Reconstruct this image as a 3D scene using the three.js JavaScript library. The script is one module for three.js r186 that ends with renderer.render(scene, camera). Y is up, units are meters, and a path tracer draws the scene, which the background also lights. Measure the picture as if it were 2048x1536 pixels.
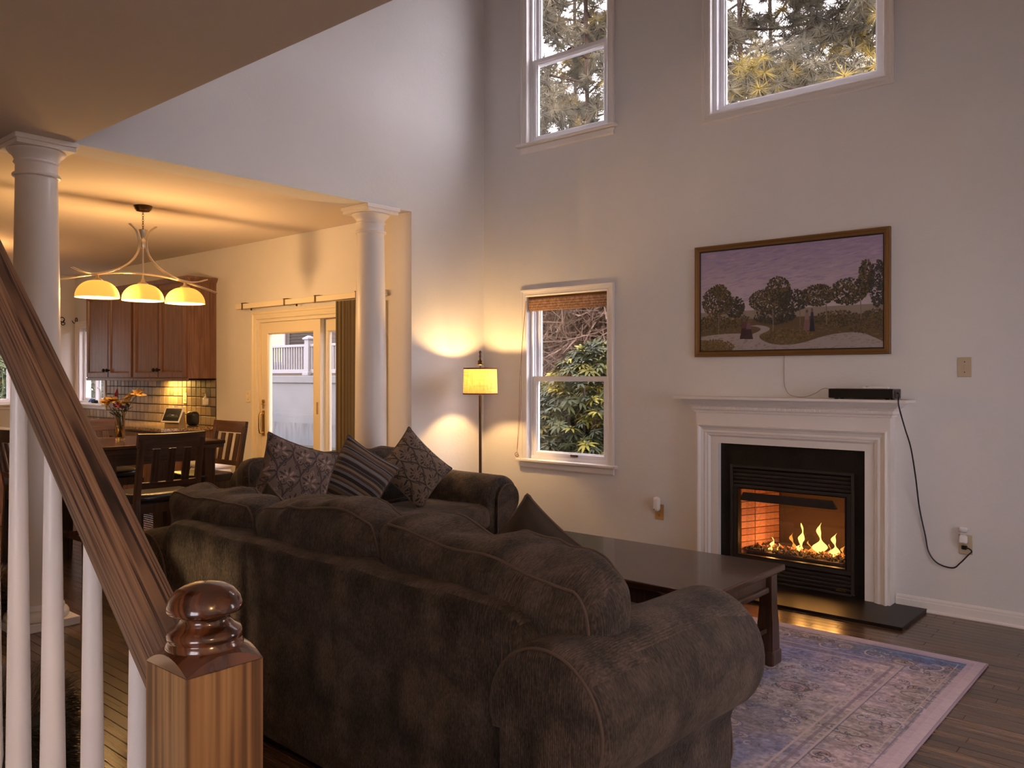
import * as THREE from 'three';
import { RoundedBoxGeometry } from 'three/addons/geometries/RoundedBoxGeometry.js';
import { mergeGeometries } from 'three/addons/utils/BufferGeometryUtils.js';
import { RectAreaLightUniformsLib } from 'three/addons/lights/RectAreaLightUniformsLib.js';
RectAreaLightUniformsLib.init();

// ---------------------------------------------------------------- camera, sky, sun, exposure
const scene = new THREE.Scene();
const FOCAL = 1662;                                     // pixels in a 2048 x 1536 frame
const camera = new THREE.PerspectiveCamera(2 * Math.atan(768 / FOCAL) * 180 / Math.PI, 2048 / 1536, 0.05, 200);
camera.position.set(0, 1.41, 0);
camera.lookAt(-0.6538 * 10, 1.41, -0.7567 * 10);
camera.setViewOffset(2048, 1536, 0, 16, 2048, 1536);
camera.updateMatrixWorld(true); camera.updateProjectionMatrix();
const renderer = new THREE.WebGLRenderer({ antialias: true });
renderer.toneMapping = THREE.LinearToneMapping;
renderer.toneMappingExposure = 1.1;
renderer.shadowMap.enabled = true;
scene.background = new THREE.Color().setRGB(1.0, 0.935, 1.01);   // overcast evening sky
scene.backgroundIntensity = 7.5;
const sun = new THREE.DirectionalLight(new THREE.Color().setRGB(1.0, 0.72, 0.38), 3.2);   // low warm sun that only reaches the garden
sun.position.set(14, 9, 4); sun.target.position.set(-6, 3, -14);
sun.castShadow = true; sun.shadow.radius = 3;
Object.assign(sun.shadow.camera, { left: -30, right: 30, top: 30, bottom: -30, near: 0.1, far: 90 });
scene.add(sun, sun.target);

// ---------------------------------------------------------------- dimensions of the place (metres)
const FZ = -5.39, LX = -4.985, SZ = -4.56, KX = -11.6, CH = 2.735, SOF = -1.942, TOPY = 5.45, RX = 0.75, BZ = 2.2;

// ---------------------------------------------------------------- helpers
const V2 = (x, y) => new THREE.Vector2(x, y), V3 = (x, y, z) => new THREE.Vector3(x, y, z), PI = Math.PI;
let seed0 = 7;
const rng = (s) => { let a = s * 2654435761 >>> 0; return () => { a = (a + 0x6D2B79F5) >>> 0; let t = Math.imul(a ^ (a >>> 15), 1 | a); t = (t + Math.imul(t ^ (t >>> 7), 61 | t)) ^ t; return ((t ^ (t >>> 14)) >>> 0) / 4294967296; }; };
const R0 = rng(11);
const hash = (x, y, s) => { let h = Math.imul(x, 374761393) + Math.imul(y, 668265263) + Math.imul(s, 974634533); h = Math.imul(h ^ (h >>> 13), 1274126177); return ((h ^ (h >>> 16)) >>> 0) / 4294967296; };
function vnoise(x, y, s, px, py) {            // value noise, repeating after px, py cells
  const xi = Math.floor(x), yi = Math.floor(y), fx = x - xi, fy = y - yi, u = fx * fx * (3 - 2 * fx), v = fy * fy * (3 - 2 * fy);
  const m = (a, n) => ((a % n) + n) % n, h = (a, b) => hash(m(a, px), m(b, py), s);
  return (h(xi, yi) * (1 - u) + h(xi + 1, yi) * u) * (1 - v) + (h(xi, yi + 1) * (1 - u) + h(xi + 1, yi + 1) * u) * v;
}
function fbm(u, v, cx, cy, oct, s) { let t = 0, a = 0.5, n = 0; for (let i = 0; i < oct; i++) { t += a * vnoise(u * cx, v * cy, s + i, cx, cy); n += a; a *= 0.5; cx *= 2; cy *= 2; } return t / n; }
function n3(x, y, z, s = 0) { return (vnoise(x + z * 0.71, y - z * 0.53, s, 997, 991) + vnoise(y + x * 0.37, z + y * 0.29, s + 5, 997, 991)) - 1; }   // about -1..1
const clamp = (x, a = 0, b = 1) => Math.min(b, Math.max(a, x)), mix = (a, b, t) => a + (b - a) * t, sstep = (a, b, x) => { const t = clamp((x - a) / (b - a)); return t * t * (3 - 2 * t); };
const mixc = (a, b, t) => [mix(a[0], b[0], t), mix(a[1], b[1], t), mix(a[2], b[2], t)];
function tex(w, h, fn, srgb = true) {         // fn(u, v) -> [r, g, b] 0..255 or one number
  const d = new Uint8Array(w * h * 4);
  for (let y = 0, i = 0; y < h; y++) for (let x = 0; x < w; x++, i += 4) {
    const c = fn((x + 0.5) / w, (y + 0.5) / h), g = typeof c === 'number';
    d[i] = clamp(g ? c : c[0], 0, 255); d[i + 1] = clamp(g ? c : c[1], 0, 255); d[i + 2] = clamp(g ? c : c[2], 0, 255); d[i + 3] = 255;
  }
  return setup(new THREE.DataTexture(d, w, h), srgb);
}
function setup(t, srgb = true) {
  t.wrapS = t.wrapT = THREE.RepeatWrapping; t.magFilter = THREE.LinearFilter; t.minFilter = THREE.LinearMipmapLinearFilter; t.generateMipmaps = true;
  if (srgb) t.colorSpace = THREE.SRGBColorSpace; t.needsUpdate = true; return t;
}
const rep = (t, sx, sy) => { const c = t.clone(); c.repeat.set(sx, sy ?? sx); c.needsUpdate = true; return c; };
const col = (r, g, b) => new THREE.Color().setRGB(r / 255, g / 255, b / 255, THREE.SRGBColorSpace);
const std = (o) => new THREE.MeshStandardMaterial({ roughness: 0.7, metalness: 0, ...o });
const phys = (o) => new THREE.MeshPhysicalMaterial({ roughness: 0.7, metalness: 0, ...o });

// geometry helpers
function muv(g, k = 1) {                      // uv in metres, by the direction a face looks
  g = g.index ? g.toNonIndexed() : g;
  const p = g.attributes.position, uv = new Float32Array(p.count * 2), a = V3(), b = V3(), c = V3();
  for (let i = 0; i < p.count; i += 3) {
    a.fromBufferAttribute(p, i); b.fromBufferAttribute(p, i + 1).sub(a); c.fromBufferAttribute(p, i + 2).sub(a); b.cross(c);
    const x = Math.abs(b.x), y = Math.abs(b.y), z = Math.abs(b.z);
    for (let j = i; j < i + 3; j++) {
      const X = p.getX(j), Y = p.getY(j), Z = p.getZ(j);
      if (x >= y && x >= z) { uv[j * 2] = Z * k; uv[j * 2 + 1] = Y * k; } else if (y >= z) { uv[j * 2] = X * k; uv[j * 2 + 1] = Z * k; } else { uv[j * 2] = X * k; uv[j * 2 + 1] = Y * k; }
    }
  }
  g.setAttribute('uv', new THREE.BufferAttribute(uv, 2)); return g;
}
const swapuv = (g) => { const u = g.attributes.uv; for (let i = 0; i < u.count; i++) u.setXY(i, u.getY(i), u.getX(i)); return g; };
function smooth(g) {                          // normals shared by all vertices at one place
  const p = g.attributes.position, m = new Map(), id = new Int32Array(p.count), acc = [], a = V3(), b = V3(), c = V3(), ix = g.index ? g.index.array : null, n = ix ? ix.length : p.count;
  for (let i = 0; i < p.count; i++) { const k = Math.round(p.getX(i) * 2e4) + ',' + Math.round(p.getY(i) * 2e4) + ',' + Math.round(p.getZ(i) * 2e4); let j = m.get(k); if (j === undefined) { j = acc.length; m.set(k, j); acc.push(V3(0, 0, 0)); } id[i] = j; }
  for (let i = 0; i < n; i += 3) {
    const [i0, i1, i2] = ix ? [ix[i], ix[i + 1], ix[i + 2]] : [i, i + 1, i + 2];
    a.fromBufferAttribute(p, i0); b.fromBufferAttribute(p, i1).sub(a); c.fromBufferAttribute(p, i2).sub(a); b.cross(c);
    acc[id[i0]].add(b); acc[id[i1]].add(b); acc[id[i2]].add(b);
  }
  acc.forEach((v) => v.normalize());
  const nn = new Float32Array(p.count * 3); for (let i = 0; i < p.count; i++) acc[id[i]].toArray(nn, i * 3);
  g.setAttribute('normal', new THREE.BufferAttribute(nn, 3)); return g;
}
function tidy(g) { g = g.index ? g.toNonIndexed() : g; for (const k of Object.keys(g.attributes)) if (!['position', 'normal', 'uv'].includes(k)) g.deleteAttribute(k); if (!g.attributes.uv) muv(g); if (!g.attributes.normal) g.computeVertexNormals(); g.clearGroups(); return g; }
const join = (...gs) => { gs = gs.flat(); return gs.length === 1 ? tidy(gs[0]) : mergeGeometries(gs.map(tidy)); };
const bx = (w, h, d, x = 0, y = 0, z = 0) => muv(new THREE.BoxGeometry(w, h, d).translate(x, y, z));
const rb = (w, h, d, r = 0.005, x = 0, y = 0, z = 0, s = 2) => muv(new RoundedBoxGeometry(w, h, d, s, Math.min(r, w / 2.02, h / 2.02, d / 2.02)).translate(x, y, z));
const span = (x0, x1, y0, y1, z0, z1, r = 0) => r ? rb(x1 - x0, y1 - y0, z1 - z0, r, (x0 + x1) / 2, (y0 + y1) / 2, (z0 + z1) / 2) : bx(x1 - x0, y1 - y0, z1 - z0, (x0 + x1) / 2, (y0 + y1) / 2, (z0 + z1) / 2);
const lathe = (pts, n = 32) => new THREE.LatheGeometry(pts.map(([x, y]) => V2(x, y)), n);
const tube = (pts, r, n = 24, k = 8, closed = false) => new THREE.TubeGeometry(new THREE.CatmullRomCurve3(pts.map((p) => Array.isArray(p) ? V3(...p) : p), closed, 'catmullrom', 0.5), n, r, k, closed);
const cyl = (r0, r1, h, n = 20, x = 0, y = 0, z = 0) => new THREE.CylinderGeometry(r0, r1, h, n).translate(x, y, z);
function bar(a, b, w, d, r = 0.003) {         // a straight rectangular bar between two points, its width w kept level
  const A = V3(...a), B = V3(...b), L = A.distanceTo(B), g = r ? rb(w, L, d, r) : bx(w, L, d);
  const y = B.clone().sub(A).normalize(), x = Math.abs(y.y) > 0.999 ? V3(1, 0, 0) : V3(0, 1, 0).cross(y).normalize(), z = x.clone().cross(y);
  g.applyMatrix4(new THREE.Matrix4().makeBasis(x, y, z).setPosition(A.add(B).multiplyScalar(0.5))); return g;
}
function ext(pts, depth, bevel = 0, curve = 12) {
  const s = pts.isShape ? pts : new THREE.Shape(pts.map(([x, y]) => V2(x, y)));
  return muv(new THREE.ExtrudeGeometry(s, { depth: depth - 2 * bevel, bevelEnabled: bevel > 0, bevelSize: bevel, bevelThickness: bevel, bevelSegments: 2, curveSegments: curve }).translate(0, 0, bevel));
}
// A mitred moulding round a rectangle in the xy plane. profile: [inset from the outer edge, height off the plane]. sides: 4 closed, 3 open at the bottom.
function mould(x0, x1, y0, y1, profile, sides = 4) {
  const pos = [], q = (a, b, c, d) => pos.push(...a, ...b, ...c, ...a, ...c, ...d);
  const ring = ([u, h]) => sides === 4 ? [[x0 + u, y0 + u, h], [x1 - u, y0 + u, h], [x1 - u, y1 - u, h], [x0 + u, y1 - u, h]] : [[x1 - u, y0, h], [x1 - u, y1 - u, h], [x0 + u, y1 - u, h], [x0 + u, y0, h]];
  const rings = profile.map(ring);
  for (let i = 0; i + 1 < rings.length; i++) for (let k = 0; k < (sides === 4 ? 4 : 3); k++) { const j = (k + 1) % 4; q(rings[i][k], rings[i][j], rings[i + 1][j], rings[i + 1][k]); }
  if (sides === 3) for (const k of [0, 3]) for (let i = 1; i + 1 < rings.length; i++) { const t = [rings[0][k], rings[i][k], rings[i + 1][k]]; if (k) t.reverse(); pos.push(...t.flat()); }
  const g = new THREE.BufferGeometry(); g.setAttribute('position', new THREE.Float32BufferAttribute(pos, 3)); g.computeVertexNormals(); return muv(g);
}

// scene graph helpers
const taken = new Map();
const numbered = (n) => { const k = taken.get(n) ?? 0; taken.set(n, k + 1); return k ? n + '_' + String(k).padStart(3, '0') : n; };
function tag(o, label, category, group) { o.userData = { ...o.userData, label, category }; if (group) o.userData.group = group; return o; }
function thing(name, label, category, pos = [0, 0, 0], turn = 0, group) {
  const o = new THREE.Group(); o.name = numbered(name); o.position.set(...pos); o.rotation.y = turn; scene.add(o); return tag(o, label, category, group);
}
function part(parent, name, geos, mat, label) {
  const o = new THREE.Mesh(join(geos), mat); o.name = name; if (label) o.userData.label = label; parent.add(o); return o;
}
function single(name, geos, mat, label, category, pos = [0, 0, 0], turn = 0, group) {
  const o = new THREE.Mesh(join(geos), mat); o.name = numbered(name); o.position.set(...pos); o.rotation.y = turn; scene.add(o); return tag(o, label, category, group);
}
function struct(name, geos, mat) {
  const o = geos ? new THREE.Mesh(join(geos), mat) : new THREE.Group(); o.name = name; o.userData.kind = 'structure'; scene.add(o); return o;
}
function copyOf(root, name, pos, turn, label, group) {
  const r = root.clone(); r.name = numbered(name); r.position.set(...pos); r.rotation.y = turn; r.userData = { ...root.userData }; if (label) r.userData.label = label; if (group) r.userData.group = group; scene.add(r); return r;
}
// where a point falls in the photograph's frame (only used to pick which floor boards become parts of their own)
const seen = (x, y, z) => { const p = V3(x, y, z).project(camera); return p.z < 1 && Math.abs(p.x) < 1.02 && Math.abs(p.y) < 1.02; };

// ---------------------------------------------------------------- materials
const plasterBump = tex(256, 256, (u, v) => 128 + 90 * (fbm(u, v, 24, 24, 3, 3) - 0.5) + 60 * (fbm(u, v, 70, 70, 2, 9) - 0.5), false);
const wallTone = tex(256, 256, (u, v) => { const t = fbm(u, v, 4, 4, 4, 21) - 0.5; return [224 + 10 * t, 220 + 10 * t, 219 + 12 * t]; });
const M = {};
M.wall = std({ color: 0xffffff, map: rep(wallTone, 0.35), roughness: 0.85, bumpMap: rep(plasterBump, 2.5), bumpScale: 0.0012 });
M.ceil = std({ color: col(224, 210, 198), roughness: 0.9, bumpMap: rep(plasterBump, 2), bumpScale: 0.001 });
M.trim = phys({ color: col(233, 226, 222), roughness: 0.38, clearcoat: 0.15 });
M.vinyl = phys({ color: col(238, 236, 240), roughness: 0.3 });
M.cream = phys({ color: col(236, 222, 196), roughness: 0.4 });
M.glass = phys({ color: 0xffffff, transmission: 1, roughness: 0.0, thickness: 0, ior: 1.45 });
// woods: one grain running along v, colours chosen per wood
function woodTex(dark, mid, light, s, stretch = 1, knots = 0) {
  return tex(256, 512, (u, v) => {
    const w = fbm(u, v, 3, 2, 3, s) * 2.2, ring = 0.5 + 0.5 * Math.sin((u * 7 * stretch + w * 1.7) * PI * 2), fine = fbm(u, v, 90, 5, 3, s + 7), pore = Math.pow(fbm(u, v, 64, 3, 3, s + 17), 3.2), blotch = fbm(u, v, 3, 3, 3, s + 29);
    let t = 0.27 + 0.26 * ring + 0.4 * (fine - 0.3) + 0.35 * (blotch - 0.5);
    let c = t < 0.5 ? mixc(dark, mid, t * 2) : mixc(mid, light, t * 2 - 1);
    c = mixc(c, dark, clamp(pore * 2.6)); return c;
  });
}
const oakT = woodTex([70, 43, 26], [140, 96, 60], [182, 134, 90], 31, 0.8);
// the handrail: grey brown oak with long black mineral streaks
const railT = tex(512, 1024, (u, v) => {
  const fine = fbm(u, v, 120, 7, 3, 71), b = fbm(u, v, 4, 2, 4, 75), w = 0.05 * (fbm(u, v, 4, 4, 3, 77) - 0.5) + 0.10 * (fbm(u, v, 3, 1, 2, 79) - 0.5);
  let c = mixc([96, 72, 56], [172, 136, 106], clamp(0.27 + 0.5 * fine + 0.8 * (b - 0.5)));
  let k = 0; for (const [c0, wd, a] of [[0.20, 0.02, 0.55], [0.47, 0.024, 0.85], [0.78, 0.022, 0.7]]) { const dd = Math.abs(u + w - c0); k = Math.max(k, a * (1 - sstep(wd * 0.35, wd, dd + 0.02 * (fbm(u, v, 60, 24, 3, 83) - 0.4))) * sstep(0.34, 0.56, fbm(u, v, 1, 9, 3, Math.floor(c0 * 90)))); }
  const pore = Math.pow(fbm(u, v, 90, 12, 3, 85), 4.0); c = mixc(c, [44, 30, 26], clamp(pore * 2.5));
  return mixc(c, [34, 26, 26], k);
});
const newelT = woodTex([84, 56, 32], [160, 118, 74], [190, 150, 100], 37, 0.55);
const darkT = woodTex([44, 28, 20], [80, 53, 39], [106, 73, 54], 41, 0.35);
const cherryT = woodTex([92, 62, 50], [126, 90, 74], [148, 110, 92], 51, 0.35);
M.oak = phys({ map: rep(oakT, 2, 1), roughness: 0.38, clearcoat: 0.25, clearcoatRoughness: 0.3, bumpMap: rep(oakT, 2, 1), bumpScale: 0.0004 });
M.rail = phys({ map: railT, roughness: 0.62, specularIntensity: 0.6, bumpMap: railT, bumpScale: 0.0006 });
M.postOak = phys({ map: rep(newelT, 3, 0.9), roughness: 0.5, clearcoat: 0.1, bumpMap: rep(newelT, 3, 0.9), bumpScale: 0.0004 });
M.knob = phys({ color: col(178, 150, 140), map: rep(oakT, 1, 1), roughness: 0.2, clearcoat: 0.9, clearcoatRoughness: 0.08 });
M.dark = phys({ map: rep(darkT, 2.5, 1), roughness: 0.33, clearcoat: 0.35, clearcoatRoughness: 0.2 });
M.darkTop = phys({ map: rep(darkT, 2.5, 0.8), roughness: 0.24, specularIntensity: 0.6, clearcoat: 0.3, clearcoatRoughness: 0.08 });
M.cherry = phys({ map: rep(cherryT, 2, 0.8), roughness: 0.36, clearcoat: 0.25, clearcoatRoughness: 0.3 });
// floor boards
const boardT = tex(512, 64, (u, v) => { const g = fbm(u, v, 4, 16, 4, 61), p = Math.pow(fbm(u, v, 8, 50, 2, 65), 2); const k = 0.72 + 0.5 * (g - 0.5) - 0.35 * p; return [255 * k + 20, 255 * k + 20, 255 * k + 20]; });
M.boards = [[124, 92, 70], [108, 80, 62], [136, 102, 76], [100, 74, 59], [116, 84, 62], [146, 110, 82], [78, 60, 53], [126, 92, 67]].map((c) => phys({ color: col(...c), map: boardT, roughness: 0.26, clearcoat: 0.3, clearcoatRoughness: 0.14 }));
M.sub = std({ color: col(36, 24, 18), roughness: 0.9 });
// upholstery: brown chenille with a soft wale and worn blotches
const chenT = tex(512, 512, (u, v) => { const wale = 0.5 + 0.5 * Math.sin((u * 64 + 0.9 * fbm(u, v, 8, 8, 2, 91)) * PI * 2), b = fbm(u, v, 5, 5, 5, 93), f = fbm(u, v, 128, 48, 2, 97), k = 0.66 + 0.08 * wale + 0.85 * (b - 0.5) + 0.5 * (f - 0.5); return [98 * k, 83 * k, 74 * k]; });
const chenB = tex(512, 512, (u, v) => { const wale = 0.5 + 0.5 * Math.sin((u * 64 + 0.9 * fbm(u, v, 8, 8, 2, 91)) * PI * 2); return 90 * wale + 165 * fbm(u, v, 128, 64, 2, 97); }, false);
M.sofa = phys({ map: rep(chenT, 2.2), roughness: 0.95, bumpMap: rep(chenB, 2.2), bumpScale: 0.003, sheen: 0.55, sheenColor: col(165, 145, 132), sheenRoughness: 0.5 });
M.piping = phys({ color: col(92, 76, 64), roughness: 0.9, sheen: 0.4, sheenColor: col(150, 125, 105) });
M.suede = phys({ color: col(62, 50, 42), roughness: 0.95, bumpMap: rep(chenB, 4), bumpScale: 0.001, sheen: 0.35, sheenColor: col(140, 120, 105) });
// metals and small stuff
M.nickel = std({ color: col(206, 196, 184), metalness: 1, roughness: 0.28 });
M.bronze = std({ color: col(96, 72, 50), metalness: 0.9, roughness: 0.35 });
M.brass = std({ color: col(196, 158, 92), metalness: 1, roughness: 0.3 });
M.iron = std({ color: col(30, 24, 22), metalness: 0.6, roughness: 0.45 });
M.black = phys({ color: col(18, 15, 15), roughness: 0.35, clearcoat: 0.2 });
M.blackMatte = std({ color: col(44, 36, 33), roughness: 0.6 });
M.almond = phys({ color: col(196, 178, 152), roughness: 0.35 });
M.white = phys({ color: col(236, 232, 232), roughness: 0.35 });

// ---------------------------------------------------------------- the room
function wallPlate(name, u0, u1, v0, v1, holes, thick, place, mat = M.wall) {   // outline in the wall's own plane, extruded by its thickness
  const s = new THREE.Shape([V2(u0, v0), V2(u1, v0), V2(u1, v1), V2(u0, v1)]);
  for (const [a, b, c, d] of holes) s.holes.push(new THREE.Path([V2(a, c), V2(a, d), V2(b, d), V2(b, c)]));
  const g = new THREE.ExtrudeGeometry(s, { depth: thick, bevelEnabled: false }); g.applyMatrix4(place); return struct(name, [muv(g)], mat);
}
const atZ = (z) => new THREE.Matrix4().makeTranslation(0, 0, z);
const atX = (x) => new THREE.Matrix4().makeRotationY(PI / 2).premultiply(new THREE.Matrix4().makeTranslation(x, 0, 0));   // plane coordinate u = -z
// openings: [u0, u1, v0, v1]
const LW = [-4.484, -3.672, 0.712, 2.075], ULW = [-4.484, -3.672, 3.36, 4.93], URW = [-2.789, -1.62, 3.27, 4.93], FB = [-2.64, -1.785, 0.03, 0.80];
const SD = [-7.26, -5.39, 0.0, 1.965], KW = [-11.5, -10.72, 1.06, 2.06];
wallPlate('wall_back', LX - 0.26, RX + 0.15, 0, TOPY, [LW, ULW, URW, FB], 0.16, atZ(FZ - 0.16));
wallPlate('wall_dining', KX - 0.16, LX - 0.262, 0, CH, [SD, KW], 0.16, atZ(SZ - 0.16));
wallPlate('wall_kitchen', -BZ, -SZ, 0, CH, [[2.55, 3.84, 1.06, 2.0]], 0.16, atX(KX - 0.16));
{ // high wall over the opening, with the full height piece beside the fireplace wall
  const s = new THREE.Shape([V2(-FZ, 0), V2(-FZ, TOPY), V2(-SOF, TOPY), V2(-SOF, CH), V2(4.533, CH), V2(4.533, 0)]);
  const g = new THREE.ExtrudeGeometry(s, { depth: 0.26, bevelEnabled: false }); g.applyMatrix4(atX(LX - 0.26)); struct('wall_left', [muv(g)], M.wall);
}
const RW = [3.0, 4.2, 0.7, 2.1], FW2 = [0.1, 1.7, 0.6, 2.15];
wallPlate('wall_right', -SOF, -FZ, 0, TOPY, [RW], 0.15, atX(RX));
wallPlate('wall_loft', LX - 0.26, RX + 0.15, CH + 0.001, TOPY, [], 0.12, atZ(SOF));
wallPlate('wall_hall', RX + 0.15, 3.15, 0, CH, [], 0.12, atZ(SOF));
wallPlate('wall_entry', -BZ, -SOF - 0.12, 0, CH, [], 0.15, atX(3.0));
wallPlate('wall_front', KX - 0.16, 3.15, 0, CH, [FW2], 0.15, atZ(BZ));
{ // first floor ceiling: dining and kitchen, and under the loft, with the stair opening
  const s = new THREE.Shape([V2(KX - 0.16, -SZ + 0.16), V2(LX - 0.26, -SZ + 0.16), V2(LX - 0.26, -SOF), V2(3.15, -SOF), V2(3.15, -BZ - 0.15), V2(KX - 0.16, -BZ - 0.15)]);
  s.holes.push(new THREE.Path([V2(-4.2, 0.5), V2(-1.35, 0.5), V2(-1.35, -0.56), V2(-4.2, -0.56)]));
  const g = new THREE.ExtrudeGeometry(s, { depth: 0.3, bevelEnabled: false }); g.rotateX(-PI / 2).translate(0, CH, 0);
  struct('ceiling', [muv(g)], M.ceil);
  struct('ceiling_upper', [span(LX - 0.26, RX + 0.15, TOPY, TOPY + 0.2, FZ - 0.16, SOF + 0.12)], M.ceil);
  struct('wall_stairwell', [span(-4.3, -4.2, CH + 0.3, 4.6, -0.6, 0.66), span(-1.35, -1.25, CH + 0.3, 4.6, -0.6, 0.66), span(-4.2, -1.35, CH + 0.3, 4.6, -0.6, -0.5), span(-4.2, -1.35, CH + 0.3, 4.6, 0.56, 0.66), span(-4.3, -1.25, 4.6, 4.7, -0.6, 0.66)], M.wall);
}

// ---------------------------------------------------------------- floor: strip boards, each board of the front row a part, the rest joined
{
  const floor = struct('floor'), base = new THREE.Mesh(span(KX - 0.16, 3.15, -0.16, -0.0165, FZ - 0.16, BZ + 0.15), M.sub); base.name = 'subfloor'; floor.add(base);
  const W = 0.0572, LEN = [0.45, 0.62, 0.78, 0.95, 1.12], r = rng(5), stuff = M.boards.map(() => []), list = [];
  const boardGeo = (l, w, du, dv) => {         // top and bevelled long edges, grain along x
    const b = 0.0018, h = 0.0162, a = l / 2 - 0.0006, e = w / 2 - 0.0003, P = [], U = [], q = (...v) => { for (const i of [0, 1, 2, 0, 2, 3]) { P.push(...v[i]); U.push(v[i][0] * 0.8 + du, v[i][2] * 8 + dv); } };
    const T = [[-a + b, 0, e - b], [a - b, 0, e - b], [a - b, 0, -e + b], [-a + b, 0, -e + b]], S = [[-a, -b, e], [a, -b, e], [a, -b, -e], [-a, -b, -e]], B = S.map(([x, , z]) => [x, -h, z]);
    q(...T); for (let i = 0; i < 4; i++) { const j = (i + 1) % 4; q(S[i], S[j], T[j], T[i]); q(B[i], B[j], S[j], S[i]); }
    const g = new THREE.BufferGeometry(); g.setAttribute('position', new THREE.Float32BufferAttribute(P, 3)); g.setAttribute('uv', new THREE.Float32BufferAttribute(U, 2)); g.computeVertexNormals(); return g;
  };
  const geos = LEN.map((l) => [0, 1, 2].map((k) => boardGeo(l, W, r(), r())));
  const hidden = (x, z) => (x > -3.9 && x < -0.95 && z > -4.5 && z < -2.0) || (x > -3.9 && x < -1.1 && z > -2.8 && z < -1.75) || (x > -4.95 && x < -3.8 && z > -4.7 && z < -2.6) || (x < -5.9 && x > -6.9 && z < -2.5);
  for (let z = FZ + W / 2; z < BZ; z += W) {
    let x = KX - r() * 1.0;
    while (x < 3.0) {
      const k = Math.floor(r() * 5), l = LEN[k], cx = x + l / 2; x += l;
      if ((cx < LX - 0.2 && z < SZ) || (cx > RX + 0.1 && z < SOF) || cx + l / 2 > 3.1 || cx - l / 2 < KX - 0.1) { if (!((cx < LX - 0.2 && z < SZ) || (cx > RX + 0.1 && z < SOF))) { /* edge boards stay */ } else continue; }
      let tone = Math.floor(r() * 8); if (tone === 6 && r() < 0.5) tone = 0;
      list.push({ k, cx, z, tone, v: Math.floor(r() * 3), d: Math.hypot(cx, z), see: seen(cx, 0, z) && !hidden(cx, z) && (cx > -2.4 || z > -2.9) });
    }
  }
  const near = new Set(list.filter((b) => b.see).sort((a, b) => a.d / LEN[a.k] - b.d / LEN[b.k]).slice(0, 300));
  for (const b of list) {
    if (near.has(b)) { const m = new THREE.Mesh(geos[b.k][b.v], M.boards[b.tone]); m.name = 'floor_board'; m.position.set(b.cx, 0, b.z); floor.add(m); }
    else stuff[b.tone].push(geos[b.k][b.v].clone().translate(b.cx, 0, b.z));
  }
  const rest = stuff.filter((s) => s.length).map((s) => mergeGeometries(s)), all = mergeGeometries(rest, true), sm = new THREE.Mesh(all, M.boards.filter((_, i) => stuff[i].length)); sm.name = 'floor_boards'; sm.userData.kind = 'stuff'; floor.add(sm);
}

// ---------------------------------------------------------------- baseboards
{
  const prof = [[0, 0], [0.016, 0], [0.016, 0.055], [0.012, 0.062], [0.012, 0.07], [0.006, 0.08], [0, 0.082]];
  const run = (x0, x1, z, flip) => { const g = ext(prof, Math.abs(x1 - x0)); g.rotateY(-PI / 2).translate(Math.max(x0, x1), 0, z); return muv(g); };  // profile out of the wall along +z
  const shoe = (x0, x1, z) => muv(new THREE.CylinderGeometry(0.012, 0.012, x1 - x0, 8, 1).rotateZ(PI / 2).translate((x0 + x1) / 2, 0.004, z + 0.018));
  struct('baseboard_back', [run(-1.545, RX, FZ), shoe(-1.37, RX, FZ), run(LX, -2.86, FZ), shoe(LX, -3.04, FZ)], M.trim);
  struct('baseboard_dining', [run(-7.9, -7.33, SZ)], M.trim);
  const g = run(4.533, -FZ - 0.016, 0); g.rotateY(PI / 2).translate(LX, 0, 0); struct('baseboard_left', [g], M.trim);
}

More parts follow.
